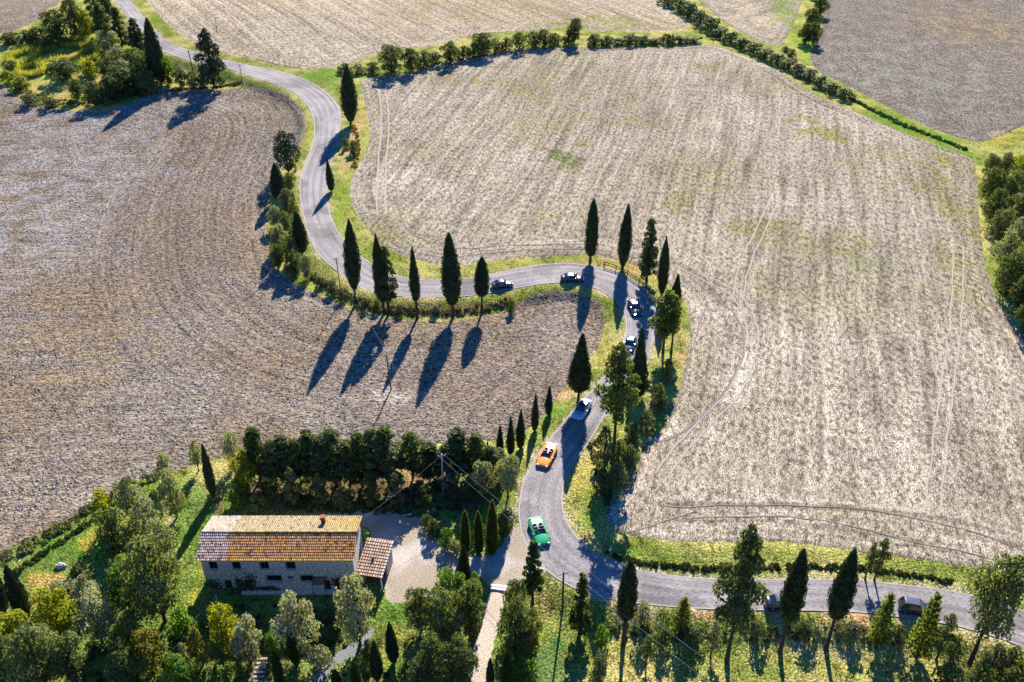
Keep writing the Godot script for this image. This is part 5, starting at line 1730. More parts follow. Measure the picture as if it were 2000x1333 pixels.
	plant(["cypress_tree", "slim", 3.47, -115.05, 7.28, 1.16, 0.04, "cypress", 1.82, "cypress", "fifth from the left of six slim cypresses beside the orange car"], "six slim cypresses on the left verge")
	plant(["cypress_tree", "slim", 5.73, -119.06, 5.8, 1.19, 0.04, "cypress", 6.04, "cypress", "sixth from the left of six slim cypresses beside the orange car"], "six slim cypresses on the left verge")
	plant(["cypress_tree", "column", -6.17, -90.03, 7.49, 1.33, 0.03, "conifer", 3.39, "cypress", "clipped garden cypress, left of three above the drive"], "three cypresses above the drive")
	plant(["cypress_tree", "column", -4.34, -89.84, 7.57, 1.33, 0.03, "conifer", 4.26, "cypress", "clipped garden cypress, middle of three above the drive"], "three cypresses above the drive")
	plant(["cypress_tree", "spindle_b", -2.63, -89.41, 9.76, 1.65, 0.03, "conifer", 1.29, "cypress", "tallest garden cypress, right of three above the drive"], "three cypresses above the drive")
	plant(["cypress_tree", "spindle_b", -6.12, -83.97, 7.48, 1.54, 0.03, "cypress", 5.91, "cypress", "dark cypress standing at the lower edge of the gravel drive"], "")
	plant(["cypress_tree", "spindle_b", -13.83, -72.23, 7.16, 1.41, 0.03, "cypress", 4.34, "cypress", "leaning black cypress on the lawn below the annex"], "cypresses in the lower garden")
	plant(["cypress_tree", "spindle_b", -15.46, -69.83, 6.97, 1.44, 0.03, "cypress", 6.07, "cypress", "black cypress left of the lawn one, below the annex"], "cypresses in the lower garden")
	plant(["cypress_tree", "column", -2.5, -68.28, 5.92, 0.92, 0.03, "cypress", 5.61, "cypress", "small cypress at the bottom edge right of the track"], "cypresses in the lower garden")
	plant(["cypress_tree", "column", -0.58, -68.01, 7.64, 1.36, 0.03, "conifer", 1.88, "cypress", "wider cypress at the bottom edge, under the dark thicket"], "cypresses in the lower garden")
	plant(["cypress_tree", "spindle", -25.22, -71.98, 6.99, 1.29, 0.03, "conifer", 2.27, "cypress", "grey green cypress in front of the round pale oak"], "cypresses in the lower garden")
	plant(["cypress_tree", "spindle", -26.46, -69.19, 6.28, 1.15, 0.03, "conifer", 1.04, "cypress", "thin leaning cypress right of the garden steps"], "cypresses in the lower garden")
	plant(["cypress_tree", "column", -19.79, -68.47, 3.81, 1.15, 0.03, "conifer", 0.92, "cypress", "short cypress at the bottom edge left of garden path"], "cypresses in the lower garden")
	plant(["cypress_tree", "column", -17.46, -68.46, 4.52, 1.27, 0.03, "conifer", 0.41, "cypress", "short cypress at the bottom edge right of garden path"], "cypresses in the lower garden")
	plant(["cypress_tree", "spindle_b", -42.42, -100.77, 9.69, 1.35, 0.05, "cypress", 1.89, "cypress", "lone leaning cypress on the lawn left of the farmhouse"], "")
	plant(["cypress_tree", "spindle_b", -59.81, -78.96, 9.5, 2.09, 0.03, "cypress", 3.79, "cypress", "big dark cypress at the left edge, right one"], "pair of big cypresses at the left edge")
	plant(["cypress_tree", "spindle_b", -62.99, -80.17, 9.78, 2.11, 0.03, "cypress", 0.02, "cypress", "big dark cypress cut by the left edge"], "pair of big cypresses at the left edge")
	plant(["cypress_tree", "column", 13.23, -74.69, 14.52, 2.12, 0.34, "cypress", 4.26, "cypress", "straight cypress on the bank, leftmost of three by lower road"], "big cypresses along the lower road")
	plant(["cypress_tree", "spindle_b", 31.72, -73.75, 17.19, 2.49, 0.34, "cypress", 2.12, "cypress", "leaning cypress hiding the black car on the lower road"], "big cypresses along the lower road")
	plant(["cypress_tree", "spindle_b", 37.28, -74.2, 16.64, 2.56, 0.33, "cypress", 1.95, "cypress", "leaning cypress on the bank, rightmost of the three"], "big cypresses along the lower road")
	plant(["cypress_tree", "spindle", 62, -77.28, 9.68, 1.33, 0.05, "cypress", 5.14, "cypress", "cypress cut off by the right edge beside the road"], "")
	plant(["conifer_tree", "cone_b", 2.55, -80.92, 10.85, 3.35, 0.22, "conifer", 3.02, "tree", "young conifer in front of the green car"], "")
	plant(["conifer_tree", "cone_b", 8.15, -76.48, 10.28, 3.13, 0.06, "conifer", 1.98, "tree", "dark conifer on the bank right of the wooden pole"], "")
	plant(["pine_tree", "pine", 20.3, -76.55, 5.4, 2.79, 0.06, "pine", 3.02, "tree", "small bushy pine on the bank above the shaded brambles"], "")
	plant(["broadleaf_tree", "oval", 25.19, -72.51, 21.85, 6.01, 0.3, "dark", 4.43, "tree", "largest dark poplar on a bare trunk by the lower road"], "")
	plant(["young_tree", "sparse", 44.64, -83.95, 6.51, 1.66, 0.3, "dark", 0.36, "tree", "thin small tree on far verge, left of a pair"], "pair of small trees on the far verge")
	plant(["young_tree", "sparse", 45.76, -83.79, 7.39, 2.29, 0.3, "dark", 6.12, "tree", "thicker small tree on far verge, right of a pair"], "pair of small trees on the far verge")
	plant(["pine_tree", "pine", 43.14, -74.38, 9.22, 3.21, 0.1, "pine", 0.14, "tree", "spiky pine left of the dark blue car"], "")
	plant(["pine_tree", "pine_b", 47.58, -73.07, 10.9, 3.4, 0.05, "pine", 4.71, "tree", "spiky pine covering the front of the dark blue car"], "")
	plant(["young_tree", "sparse", 49.78, -72.64, 8.02, 2.94, 0.2, "oak", 5.31, "tree", "pale young tree right of the two spiky pines"], "")
	plant(["broadleaf_tree", "round", 53.48, -72.09, 17.12, 6.98, 0.34, "oak", 0.11, "tree", "large round green tree on a grey trunk, lower right"], "")
	plant(["pine_tree", "pine", 58.27, -68.86, 11.34, 3.4, 0.1, "pine", 4.95, "tree", "pine cut by the lower right edge"], "")
	plant(["young_tree", "sparse", 23.39, -73.16, 6.21, 2.26, 0.2, "olive", 2.3, "tree", "small grey green tree left of the large poplar"], "")
	plant(["young_tree", "sparse", 15.64, -71.91, 5.24, 2, 0.25, "oak", 3.63, "tree", "young sapling on the bank right of the straight cypress"], "")
	plant(["bush", "bush", 10.67, -74.69, 3.65, 2.05, 0, "green", 0.06, "bush", "bright green sapling bush right of the dark conifer"], "")
	plant(["bush", "bush_b", 9.87, -69.78, 4.7, 2.55, 0, "scrub", 0.29, "bush", "dark bush on the lower meadow below the bright sapling"], "")
	plant(["shrub", "ragged", 15.66, -77.44, 3.19, 2.82, 0.05, "olive", 1.14, "shrub", "pale grey shrub on bank right of the straight cypress"], "")
	plant(["bush", "bush_b", 17.81, -74.88, 2.93, 3.03, 0, "dark", 6, "bush", "dark bramble shrub, first from the left below the lower road"], "bramble shrubs on the bank below the road")
	plant(["bush", "bush", 21.47, -74.95, 2.57, 3.39, 0, "scrub", 1.23, "bush", "dark bramble shrub, second from the left below the lower road"], "bramble shrubs on the bank below the road")
	plant(["bush", "bush_b", 29.25, -75.62, 2.38, 2.68, 0, "scrub", 4.75, "bush", "dark bramble shrub, third from the left below the lower road"], "bramble shrubs on the bank below the road")
	plant(["bush", "bush", 34.89, -75.68, 2.2, 3.04, 0, "dark", 5.84, "bush", "dark bramble shrub, fourth from the left below the lower road"], "bramble shrubs on the bank below the road")
	plant(["bush", "bush_b", 40.36, -75.54, 2.29, 3.04, 0, "scrub", 5.92, "bush", "dark bramble shrub, fifth from the left below the lower road"], "bramble shrubs on the bank below the road")
	plant(["bush", "bush", 45.79, -74.95, 2.74, 2.42, 0, "scrub", 2.16, "bush", "dark bramble shrub, sixth from the left below the lower road"], "bramble shrubs on the bank below the road")
	plant(["bush", "bush_b", 51.69, -73.36, 2.92, 2.63, 0, "dark", 2.23, "bush", "dark bramble shrub, seventh from the left below the lower road"], "bramble shrubs on the bank below the road")
	plant(["bush", "bush", 55.63, -71.58, 3.63, 3.18, 0, "scrub", 3.3, "bush", "dark bramble shrub, eighth from the left below the lower road"], "bramble shrubs on the bank below the road")
	plant(["bush", "bush_b", 57.26, -70.84, 3.98, 2.93, 0, "scrub", 4.87, "bush", "dark bramble shrub, ninth from the left below the lower road"], "bramble shrubs on the bank below the road")
	plant(["bush", "bush_b", 49.06, -68.87, 4.08, 3.47, 0, "dark", 0.68, "bush", "dark meadow bush at the lower right edge, first from the left"], "bushes on the lower meadow")
	plant(["bush", "bush_b", 52.87, -68.9, 4.44, 3.47, 0, "dark", 4.7, "bush", "dark meadow bush at the lower right edge, second from the left"], "bushes on the lower meadow")
	plant(["bush", "bush_b", 56.25, -68.58, 3.64, 3.23, 0, "dark", 5.01, "bush", "dark meadow bush at the lower right edge, third from the left"], "bushes on the lower meadow")
	plant(["conifer_tree", "cone", -36.5, -104.23, 9.5, 6.37, 0.2, "conifer", 5.4, "tree", "first tree from the left in the grove row behind the farmhouse"], "conifers in the row behind the farmhouse")
	plant(["broadleaf_tree", "oval_b", -34.03, -103.79, 7.83, 4.81, 0.2, "oak", 0.23, "tree", "second tree from the left in the grove row behind the farmhouse"], "conifers in the row behind the farmhouse")
	plant(["conifer_tree", "cone_b", -32.33, -103.79, 8.39, 6.46, 0.2, "dark", 5.94, "tree", "third tree from the left in the grove row behind the farmhouse"], "conifers in the row behind the farmhouse")
	plant(["conifer_tree", "cone", -30.4, -103.35, 8.28, 5.11, 0.2, "pine", 0.57, "tree", "fourth tree from the left in the grove row behind the farmhouse"], "conifers in the row behind the farmhouse")
	plant(["conifer_tree", "cone_b", -28.63, -103.35, 9.75, 5.82, 0.2, "conifer", 2.14, "tree", "fifth tree from the left in the grove row behind the farmhouse"], "conifers in the row behind the farmhouse")
	plant(["conifer_tree", "cone", -26.97, -103.13, 8.74, 4.78, 0.2, "oak", 3.84, "tree", "sixth tree from the left in the grove row behind the farmhouse"], "conifers in the row behind the farmhouse")
	plant(["broadleaf_tree", "oval_b", -25.24, -102.91, 10.37, 6.93, 0.2, "dark", 5.77, "tree", "seventh tree from the left in the grove row behind the farmhouse"], "conifers in the row behind the farmhouse")
	plant(["conifer_tree", "cone_b", -23.22, -102.7, 8.55, 5.32, 0.2, "pine", 2.13, "tree", "eighth tree from the left in the grove row behind the farmhouse"], "conifers in the row behind the farmhouse")
	plant(["conifer_tree", "cone", -21.46, -102.7, 9.73, 6.05, 0.2, "conifer", 5.8, "tree", "ninth tree from the left in the grove row behind the farmhouse"], "conifers in the row behind the farmhouse")
	plant(["conifer_tree", "cone_b", -19.6, -102.48, 10.81, 4.95, 0.2, "oak", 3.42, "tree", "tenth tree from the left in the grove row behind the farmhouse"], "conifers in the row behind the farmhouse")
	plant(["conifer_tree", "cone", -17.62, -102.48, 11.08, 6.9, 0.2, "dark", 1.96, "tree", "eleventh tree from the left in the grove row behind the farmhouse"], "conifers in the row behind the farmhouse")
	plant(["broadleaf_tree", "oval_b", -14.39, -104.25, 8.77, 5.83, 0.2, "pine", 1.99, "tree", "twelfth tree from the left in the grove row behind the farmhouse"], "conifers in the row behind the farmhouse")
	plant(["conifer_tree", "cone_b", -11.77, -104.92, 6.17, 5.92, 0.2, "conifer", 1.11, "tree", "thirteenth tree from the left in the grove row behind the farmhouse"], "conifers in the row behind the farmhouse")
	plant(["conifer_tree", "cone", -9.55, -105.15, 5.71, 4.65, 0.2, "oak", 0.49, "tree", "fourteenth tree from the left in the grove row behind the farmhouse"], "conifers in the row behind the farmhouse")
	plant(["conifer_tree", "cone_b", -7.75, -104.93, 8.87, 6.77, 0.2, "dark", 0.93, "tree", "fifteenth tree from the left in the grove row behind the farmhouse"], "conifers in the row behind the farmhouse")
	plant(["conifer_tree", "cone", -5.21, -104.72, 8.04, 5.62, 0.2, "pine", 4.33, "tree", "sixteenth tree from the left in the grove row behind the farmhouse"], "conifers in the row behind the farmhouse")
	plant(["broadleaf_tree", "oval_b", -3.19, -104.25, 6.16, 5.13, 0.2, "conifer", 6.26, "tree", "seventeenth tree from the left in the grove row behind the farmhouse"], "conifers in the row behind the farmhouse")
	plant(["conifer_tree", "cone_b", -1.78, -104.76, 5.02, 3.97, 0.2, "oak", 1.01, "tree", "eighteenth tree from the left in the grove row behind the farmhouse"], "conifers in the row behind the farmhouse")
	plant(["young_tree", "bush", -34.46, -100.23, 4.6, 3.17, 0.1, "dark", 0.3, "young tree", "first low sapling from the left on the shaded slope above the roof"], "thin trees on the shaded grove slope")
	plant(["young_tree", "sparse", -30.57, -99.18, 6.64, 2.95, 0.1, "scrub", 6.2, "young tree", "second low sapling from the left on the shaded slope above the roof"], "thin trees on the shaded grove slope")
	plant(["young_tree", "sparse", -26.67, -98.66, 6.17, 2.94, 0.1, "dark", 3.35, "young tree", "third low sapling from the left on the shaded slope above the roof"], "thin trees on the shaded grove slope")
	plant(["young_tree", "bush", -23.48, -98.45, 3.83, 3.14, 0.1, "scrub", 2.55, "young tree", "fourth low sapling from the left on the shaded slope above the roof"], "thin trees on the shaded grove slope")
	plant(["young_tree", "sparse", -19.71, -98.66, 6.17, 3.13, 0.1, "dark", 1.49, "young tree", "fifth low sapling from the left on the shaded slope above the roof"], "thin trees on the shaded grove slope")
	plant(["young_tree", "sparse", -16.13, -98.66, 6.17, 2.94, 0.1, "scrub", 3.73, "young tree", "sixth low sapling from the left on the shaded slope above the roof"], "thin trees on the shaded grove slope")
	plant(["young_tree", "bush", -12.37, -99.18, 3.18, 3.34, 0.1, "dark", 5.19, "young tree", "seventh low sapling from the left on the shaded slope above the roof"], "thin trees on the shaded grove slope")
	plant(["young_tree", "sparse", -8.69, -100.24, 4.79, 3.35, 0.1, "scrub", 2.86, "young tree", "eighth low sapling from the left on the shaded slope above the roof"], "thin trees on the shaded grove slope")
	plant(["young_tree", "sparse", -5.77, -99.72, 4.79, 3.72, 0.1, "dark", 2.65, "young tree", "ninth low sapling from the left on the shaded slope above the roof"], "thin trees on the shaded grove slope")
	plant(["broadleaf_tree", "round", -0.57, -99.15, 7.3, 4.37, 0.25, "olive", 0.35, "tree", "round pale green tree where grove meets the road"], "")
	plant(["broadleaf_tree", "round_b", -3.91, -100.11, 6.84, 3.85, 0.22, "olive", 5.75, "tree", "light green tree left of the round one by the road"], "")
	plant(["olive_tree", "ragged", -40.97, -107.39, 6.21, 3.58, 0.18, "grey", 0.21, "tree", "round grey green tree at the field edge, upper left of grove"], "")
	plant(["olive_tree", "ragged_b", -45.95, -106.25, 5.63, 2.52, 0.2, "grey", 3.1, "tree", "small grey olive beside the lone lawn cypress tip"], "")
	plant(["olive_tree", "ragged_b", -50, -104.24, 4.65, 3.38, 0.15, "grey", 5.27, "tree", "grey olive at the field edge left of the lawn"], "")
	plant(["broadleaf_tree", "round_b", -37.62, -100.77, 7.77, 4, 0.15, "lime", 0.82, "tree", "light green tree at the left end of the grove"], "")
	plant(["bush", "bush", -38.27, -99.19, 4.31, 3.99, 0, "green", 4.59, "bush", "leafy green bush right of the lone lawn cypress"], "")
	plant(["bush", "bush_b", -35.26, -97.64, 3.35, 3.25, 0, "dark", 5.96, "bush", "dark bush at the lawn corner above the farmhouse roof"], "")
	plant(["bush", "bush", -10.71, -92.86, 2.85, 2.75, 0, "dark", 3.96, "bush", "first shrub along the bank between grove and gravel yard"], "shrubs along the yard edge")
	plant(["bush", "bush", -8.73, -90.96, 3.02, 2.71, 0, "green", 4.95, "bush", "second shrub along the bank between grove and gravel yard"], "shrubs along the yard edge")
	plant(["bush", "bush", -7.58, -89.66, 2.46, 2.29, 0, "olive", 0.67, "bush", "third shrub along the bank between grove and gravel yard"], "shrubs along the yard edge")
	plant(["bush", "bush", -11.53, -94.62, 2.29, 2.23, 0, "dark", 2.73, "bush", "fourth shrub along the bank between grove and gravel yard"], "shrubs along the yard edge")
	plant(["bush", "bush", -2.4, -92.2, 3.76, 2.59, 0, "dark", 0.94, "bush", "fifth shrub along the bank between grove and gravel yard"], "shrubs along the yard edge")
	plant(["bush", "bush", -1.03, -92.54, 3.74, 2.31, 0, "scrub", 5.3, "bush", "sixth shrub along the bank between grove and gravel yard"], "shrubs along the yard edge")
	plant(["olive_tree", "ragged", -46.32, -96.46, 8.15, 4.31, 0.1, "olive", 1.85, "tree", "dusty green olive at the right edge of the left orchard"], "")
	plant(["olive_tree", "ragged_b", -52.2, -96.48, 7.33, 5.29, 0.1, "olive", 2.85, "tree", "wide olive at the top of the left orchard"], "")
	plant(["olive_tree", "ragged", -54.81, -94.22, 7.2, 4.12, 0.08, "lime", 6.28, "tree", "yellowish olive on the left slope of the orchard"], "")
	plant(["olive_tree", "ragged", -48.05, -91.81, 8.15, 5.66, 0.1, "olive", 5.35, "tree", "large olive in the middle of the left orchard"], "")
	plant(["olive_tree", "ragged_b", -51.51, -89.05, 8.28, 5.56, 0.1, "oak", 6.13, "tree", "darker green olive below the yellowish one"], "")
	plant(["olive_tree", "ragged", -45.28, -88.3, 7.2, 4.75, 0.1, "olive", 2.85, "tree", "olive left of the roof corner"], "")
	plant(["broadleaf_tree", "round", -42.5, -78.45, 13.42, 7.41, 0.12, "oak", 3.07, "tree", "big dark oak left of the farmhouse wall"], "")
	plant(["broadleaf_tree", "round_b", -46.8, -80.06, 8.74, 5.22, 0.1, "green", 4.58, "tree", "fresh green tree left of the big dark oak"], "")
	plant(["olive_tree", "ragged_b", -52.64, -80.91, 5.41, 4.41, 0.08, "grey", 3.01, "tree", "silvery bush like olive left of the fresh green tree"], "")
	plant(["olive_tree", "ragged", -49.09, -75.42, 7.99, 5.78, 0.1, "grey", 1.83, "tree", "wide silvery olive in the lower left garden"], "")
	plant(["bush", "bush", -56.97, -82.99, 2.06, 3.61, 0, "grey", 2.54, "bush", "low silvery shrub above the yellow tree"], "")
	plant(["bush", "bush_b", -55.32, -85.53, 2.44, 2.88, 0, "dark", 0.92, "bush", "dark low shrub beside the white boulder"], "")
	plant(["broadleaf_tree", "round", -54.59, -76.6, 7.4, 5.35, 0.1, "lime", 2.37, "tree", "bright yellow green tree in the lower left garden"], "")
	plant(["broadleaf_tree", "round_b", -57.87, -74.37, 6.15, 5.04, 0.1, "lime", 6.21, "tree", "bright yellow green tree near the left edge"], "")
	plant(["broadleaf_tree", "round", -53.14, -69.02, 9.96, 6.85, 0.12, "oak", 6.03, "tree", "large green tree at the bottom left"], "")
	plant(["broadleaf_tree", "round_b", -49.99, -69.68, 7.59, 4.85, 0.12, "oak", 3.94, "tree", "green tree right of the large bottom left one"], "")
	plant(["broadleaf_tree", "round_b", -58.13, -70.09, 8.03, 3.47, 0.12, "dark", 3.14, "tree", "dark green tree at the lower left corner"], "")
	plant(["broadleaf_tree", "round_b", -43.81, -72.81, 7.52, 3.31, 0.12, "amber", 2.13, "tree", "tree with golden top in the lower left garden"], "")
	plant(["broadleaf_tree", "round", -41.23, -70.31, 7.93, 4.52, 0.12, "amber", 0.56, "tree", "dark tree with golden crown right of the other golden one"], "")
	plant(["broadleaf_tree", "round_b", -43.04, -68.61, 8, 4.23, 0.12, "dark", 1.71, "tree", "dark shaded tree below the golden topped ones"], "")
	plant(["bush", "bush", -46.23, -72.11, 3.83, 2.14, 0, "olive", 4.91, "bush", "small dull bush left of the golden topped trees"], "")
	plant(["bush", "bush_b", -39.04, -75.73, 5.45, 3.64, 0, "green", 5.45, "bush", "bluish green shrub beside the path below the oak"], "")
	plant(["broadleaf_tree", "round_b", -37.42, -68.57, 5.93, 4.48, 0.08, "green", 2.27, "tree", "bright green tree at the bottom, left of the steps"], "")
	plant(["broadleaf_tree", "oval_b", -36.13, -72.04, 6.65, 2.71, 0.1, "amber", 4.94, "tree", "small orange leaved tree below the farmhouse corner"], "")
	plant(["bush", "bush", -38.17, -72.06, 3.65, 1.78, 0, "grey", 4.87, "bush", "pale bluish shrub left of the orange leaved tree"], "")
	plant(["broadleaf_tree", "round", -33.64, -74.06, 7.88, 4.05, 0.1, "lime", 4.36, "tree", "yellow topped tree beside the concrete pole"], "")
	plant(["broadleaf_tree", "round_b", -30.56, -72.3, 7.34, 4.12, 0.1, "grey", 4.17, "tree", "grey green oak right of the yellow topped tree"], "")
	plant(["bush", "bush", -31.51, -70.74, 3.28, 1.88, 0, "green", 4.77, "bush", "small bright green shrub left of the garden steps"], "")
	plant(["bush", "bush_b", -32.59, -68.88, 3.73, 2.55, 0, "green", 2.28, "bush", "bright green bush at the bottom edge by the steps"], "")
	plant(["broadleaf_tree", "round_b", -28.12, -73.81, 3.56, 2.16, 0.1, "green", 4.42, "tree", "small green tree between grey oak and round pale oak"], "")
	plant(["broadleaf_tree", "round", -24.93, -73.28, 9.9, 5.54, 0.12, "grey", 1.76, "tree", "round pale oak in front of the farmhouse"], "")
	plant(["broadleaf_tree", "round", -18.11, -74.73, 11.59, 4.98, 0.1, "grey", 3.05, "tree", "large pale oak covering the farmhouse right corner"], "")
	plant(["bush", "bush_b", -22.11, -71.97, 3.11, 3.44, 0, "olive", 4.83, "bush", "low pale hedge bush beside the garden path"], "")
	plant(["bush", "bush", -16.86, -73.03, 2.75, 2.75, 0, "dark", 4.34, "bush", "dark shrub under the large pale oak"], "")
	plant(["broadleaf_tree", "round", -7.63, -80.47, 6.2, 4.76, 0.1, "green", 1.85, "tree", "bright green tree top by the gravel yard"], "")
	plant(["broadleaf_tree", "round_b", -10.97, -76.99, 7.21, 4.26, 0.1, "oak", 5.94, "tree", "dark oak at the left of the thicket by the track"], "")
	plant(["broadleaf_tree", "round", -8.05, -74.7, 9.24, 5.48, 0.1, "oak", 4.08, "tree", "large oak in the middle of the thicket by the track"], "")
	plant(["broadleaf_tree", "round_b", -5.05, -75.98, 9.17, 4.57, 0.1, "oak", 3.65, "tree", "yellow tipped oak at the right of the thicket by the track"], "")
	plant(["bush", "bush", -4.52, -82.78, 3.89, 1.92, 0, "green", 0.07, "bush", "small green shrub at the foot of the drive cypress"], "")
	plant(["broadleaf_tree", "round", -8.75, -68.77, 8.58, 4.91, 0.12, "dark", 3.44, "tree", "dark tree below the thicket, left one"], "")
	plant(["broadleaf_tree", "round_b", -5.85, -69.11, 7.82, 4.47, 0.12, "dark", 1.57, "tree", "dark tree below the thicket, right one"], "")
	plant(["bush", "bush_b", -10.5, -68.78, 4.43, 3.46, 0, "dark", 4.22, "bush", "dark bush at the bottom edge left of the thicket"], "")
	plant(["broadleaf_tree", "round_b", 0.38, -78.3, 7.31, 3.07, 0.1, "oak", 2.91, "tree", "green tree right of the white kerb strips"], "")
	plant(["broadleaf_tree", "round", 0.48, -72.63, 10.39, 4.45, 0.1, "dark", 5.13, "tree", "big dark tree right of the track"], "")
	plant(["broadleaf_tree", "round_b", 2.18, -73.72, 7.08, 2.97, 0.1, "dark", 4.07, "tree", "dark tree behind the big one right of the track"], "")
	plant(["bush", "bush", 1.75, -68.75, 4.43, 3.46, 0, "green", 5.01, "bush", "grassy green bush at the bottom edge right of track"], "")
	plant(["broadleaf_tree", "round", -53.7, -213.58, 10.31, 6.8, 0.06, "cypress", 2.18, "tree", "round dark tree on the left roadside below the top bend"], "")
	plant(["cypress_tree", "spindle_b", -53.02, -199.05, 9.22, 3.22, 0.05, "cypress", 4.04, "cypress", "dark narrow tree under the round roadside one"], "")
	plant(["olive_tree", "ragged_b", -51.12, -202.48, 4.31, 3.98, 0.08, "oak", 4.63, "tree", "first shrubby tree down the left roadside thicket"], "roadside thicket on the left of the bend")
	plant(["broadleaf_tree", "round_b", -48.89, -190.24, 6.11, 4.24, 0.08, "scrub", 5.2, "tree", "second shrubby tree down the left roadside thicket"], "roadside thicket on the left of the bend")
	plant(["olive_tree", "ragged_b", -47.08, -187.44, 5.1, 3.31, 0.08, "oak", 2.2, "tree", "third shrubby tree down the left roadside thicket"], "roadside thicket on the left of the bend")
	plant(["broadleaf_tree", "round_b", -50.65, -185.63, 4.98, 3.95, 0.08, "olive", 5.29, "tree", "fourth shrubby tree down the left roadside thicket"], "roadside thicket on the left of the bend")
	plant(["olive_tree", "ragged_b", -47.4, -179.35, 6.54, 3.84, 0.08, "dark", 5.46, "tree", "fifth shrubby tree down the left roadside thicket"], "roadside thicket on the left of the bend")
	plant(["broadleaf_tree", "round_b", -47.63, -173.98, 6.45, 4.18, 0.08, "olive", 4.32, "tree", "sixth shrubby tree down the left roadside thicket"], "roadside thicket on the left of the bend")
	plant(["olive_tree", "ragged_b", -44.48, -169.62, 6.14, 4.72, 0.08, "oak", 6.13, "tree", "seventh shrubby tree down the left roadside thicket"], "roadside thicket on the left of the bend")
	plant(["broadleaf_tree", "round_b", -46.62, -167.46, 5.42, 3.66, 0.08, "dark", 6.01, "tree", "eighth shrubby tree down the left roadside thicket"], "roadside thicket on the left of the bend")
	plant(["olive_tree", "ragged_b", -43.05, -164.82, 5.5, 4.42, 0.08, "dark", 3.25, "tree", "ninth shrubby tree down the left roadside thicket"], "roadside thicket on the left of the bend")
	plant(["broadleaf_tree", "round_b", -40.26, -163.36, 5.14, 3.6, 0.08, "olive", 3.32, "tree", "tenth shrubby tree down the left roadside thicket"], "roadside thicket on the left of the bend")
	plant(["bush", "bush", -37.2, -160.2, 2.28, 2.97, 0, "scrub", 1.04, "bush", "low bush at the lower end of the left roadside thicket"], "small bushes on the road bank")
	plant(["bush", "bush", -34.51, -157.67, 2.49, 3.13, 0, "scrub", 5.25, "bush", "low bush beside the thin bank pole, left side"], "small bushes on the road bank")
	plant(["bush", "bush", -32.2, -155.28, 2.14, 2.71, 0, "scrub", 5.89, "bush", "low bush beside the thin bank pole, right side"], "small bushes on the road bank")
	plant(["bush", "bush", -27.26, -152.33, 1.9, 2.48, 0, "scrub", 3, "bush", "low bush just right of the leaning bank cypress shadow"], "small bushes on the road bank")
	plant(["bush", "bush", -25.25, -151.48, 1.89, 2.47, 0, "dark", 4.34, "bush", "dark low bush left of the forked tree"], "small bushes on the road bank")
	plant(["bush", "bush", -20.85, -150.32, 1.78, 2.65, 0, "scrub", 4.52, "bush", "low bush left of the slimmest roadside cypress"], "small bushes on the road bank")
	plant(["bush", "bush", -39.27, -222.83, 3.21, 3.28, 0, "scrub", 4.59, "bush", "rusty bush below the alone cypress at the top bend"], "small bushes on the road bank")
	plant(["bush", "bush", -41.57, -226.39, 2.7, 2.56, 0, "scrub", 1.08, "bush", "smaller rusty bush nearest the road at the top bend"], "small bushes on the road bank")
	plant(["bush", "bush", -0.19, -151.03, 2.67, 2.09, 0, "dark", 4.9, "bush", "dark lone bush on the field edge right of the short cypress"], "small bushes on the road bank")
	plant(["bush", "bush", -14.21, -150.24, 1.56, 2.46, 0, "scrub", 3.65, "bush", "low bush left of the largest bank cypress"], "small bushes on the road bank")
	plant(["cypress_tree", "spindle_b", -102.09, -272.14, 19.06, 4.95, 0.02, "cypress", 4.18, "cypress", "tall cypress at the right end of the pond thicket"], "")
	plant(["broadleaf_tree", "oval", -86.05, -270.58, 16.93, 8.72, 0.06, "cypress", 2.64, "tree", "big dark tree standing alone right of the pond thicket"], "")
	plant(["conifer_tree", "cone", -114.31, -292.94, 11.09, 7.15, 0.05, "cypress", 3.92, "tree", "dark conifer behind the pond thicket"], "")
	plant(["conifer_tree", "cone", -121.44, -298.74, 12.12, 7.88, 0.05, "conifer", 4.87, "tree", "dark conifer next to the road above the pond"], "")
	plant(["broadleaf_tree", "oval_b", -128.13, -303.18, 11.76, 8.29, 0.05, "dark", 4, "tree", "dark tree top centre above the pond"], "")
	plant(["broadleaf_tree", "round", -141.58, -300.93, 10.01, 11.42, 0.05, "dark", 4.52, "tree", "round tree with yellowish top above the pond"], "")
	plant(["broadleaf_tree", "round_b", -134.45, -306.18, 8.25, 5.48, 0.05, "lime", 0.17, "tree", "yellow green tree above the pond"], "")
	plant(["broadleaf_tree", "round_b", -138.25, -306.86, 11.98, 7.08, 0.05, "dark", 1, "tree", "dark tree at the top edge above the pond"], "")
	plant(["broadleaf_tree", "oval_b", -136.55, -320.86, 10.09, 6.68, 0.05, "oak", 2.77, "tree", "green tree cut by the top edge above pond"], "")
	plant(["broadleaf_tree", "oval_b", -133.57, -323.01, 10.77, 5.71, 0.05, "dark", 4.08, "tree", "dark tree cut by the top edge beside the road"], "")
	plant(["bush", "bush", -156.49, -301.74, 3.17, 7.2, 0.04, "oak", 1.38, "bush", "green bush at the left edge above the pond"], "trees of the pond thicket")
	plant(["bush", "bush", -151.47, -300.04, 4.11, 7.96, 0.04, "oak", 4.31, "bush", "green bush second from the left edge above the pond"], "trees of the pond thicket")
	plant(["bush", "bush", -148.58, -300.84, 4.74, 7.97, 0.04, "dark", 3.96, "bush", "dark bush between the green ones above the pond"], "trees of the pond thicket")
	plant(["bush", "bush", -157.92, -300.16, 2.53, 4.78, 0.04, "scrub", 0.26, "bush", "dull low bush cut by the left edge above the pond"], "trees of the pond thicket")
	plant(["broadleaf_tree", "round_b", -122.65, -290.77, 8.02, 8.52, 0.04, "olive", 2.96, "tree", "pale olive tree right of the pond reeds"], "trees of the pond thicket")
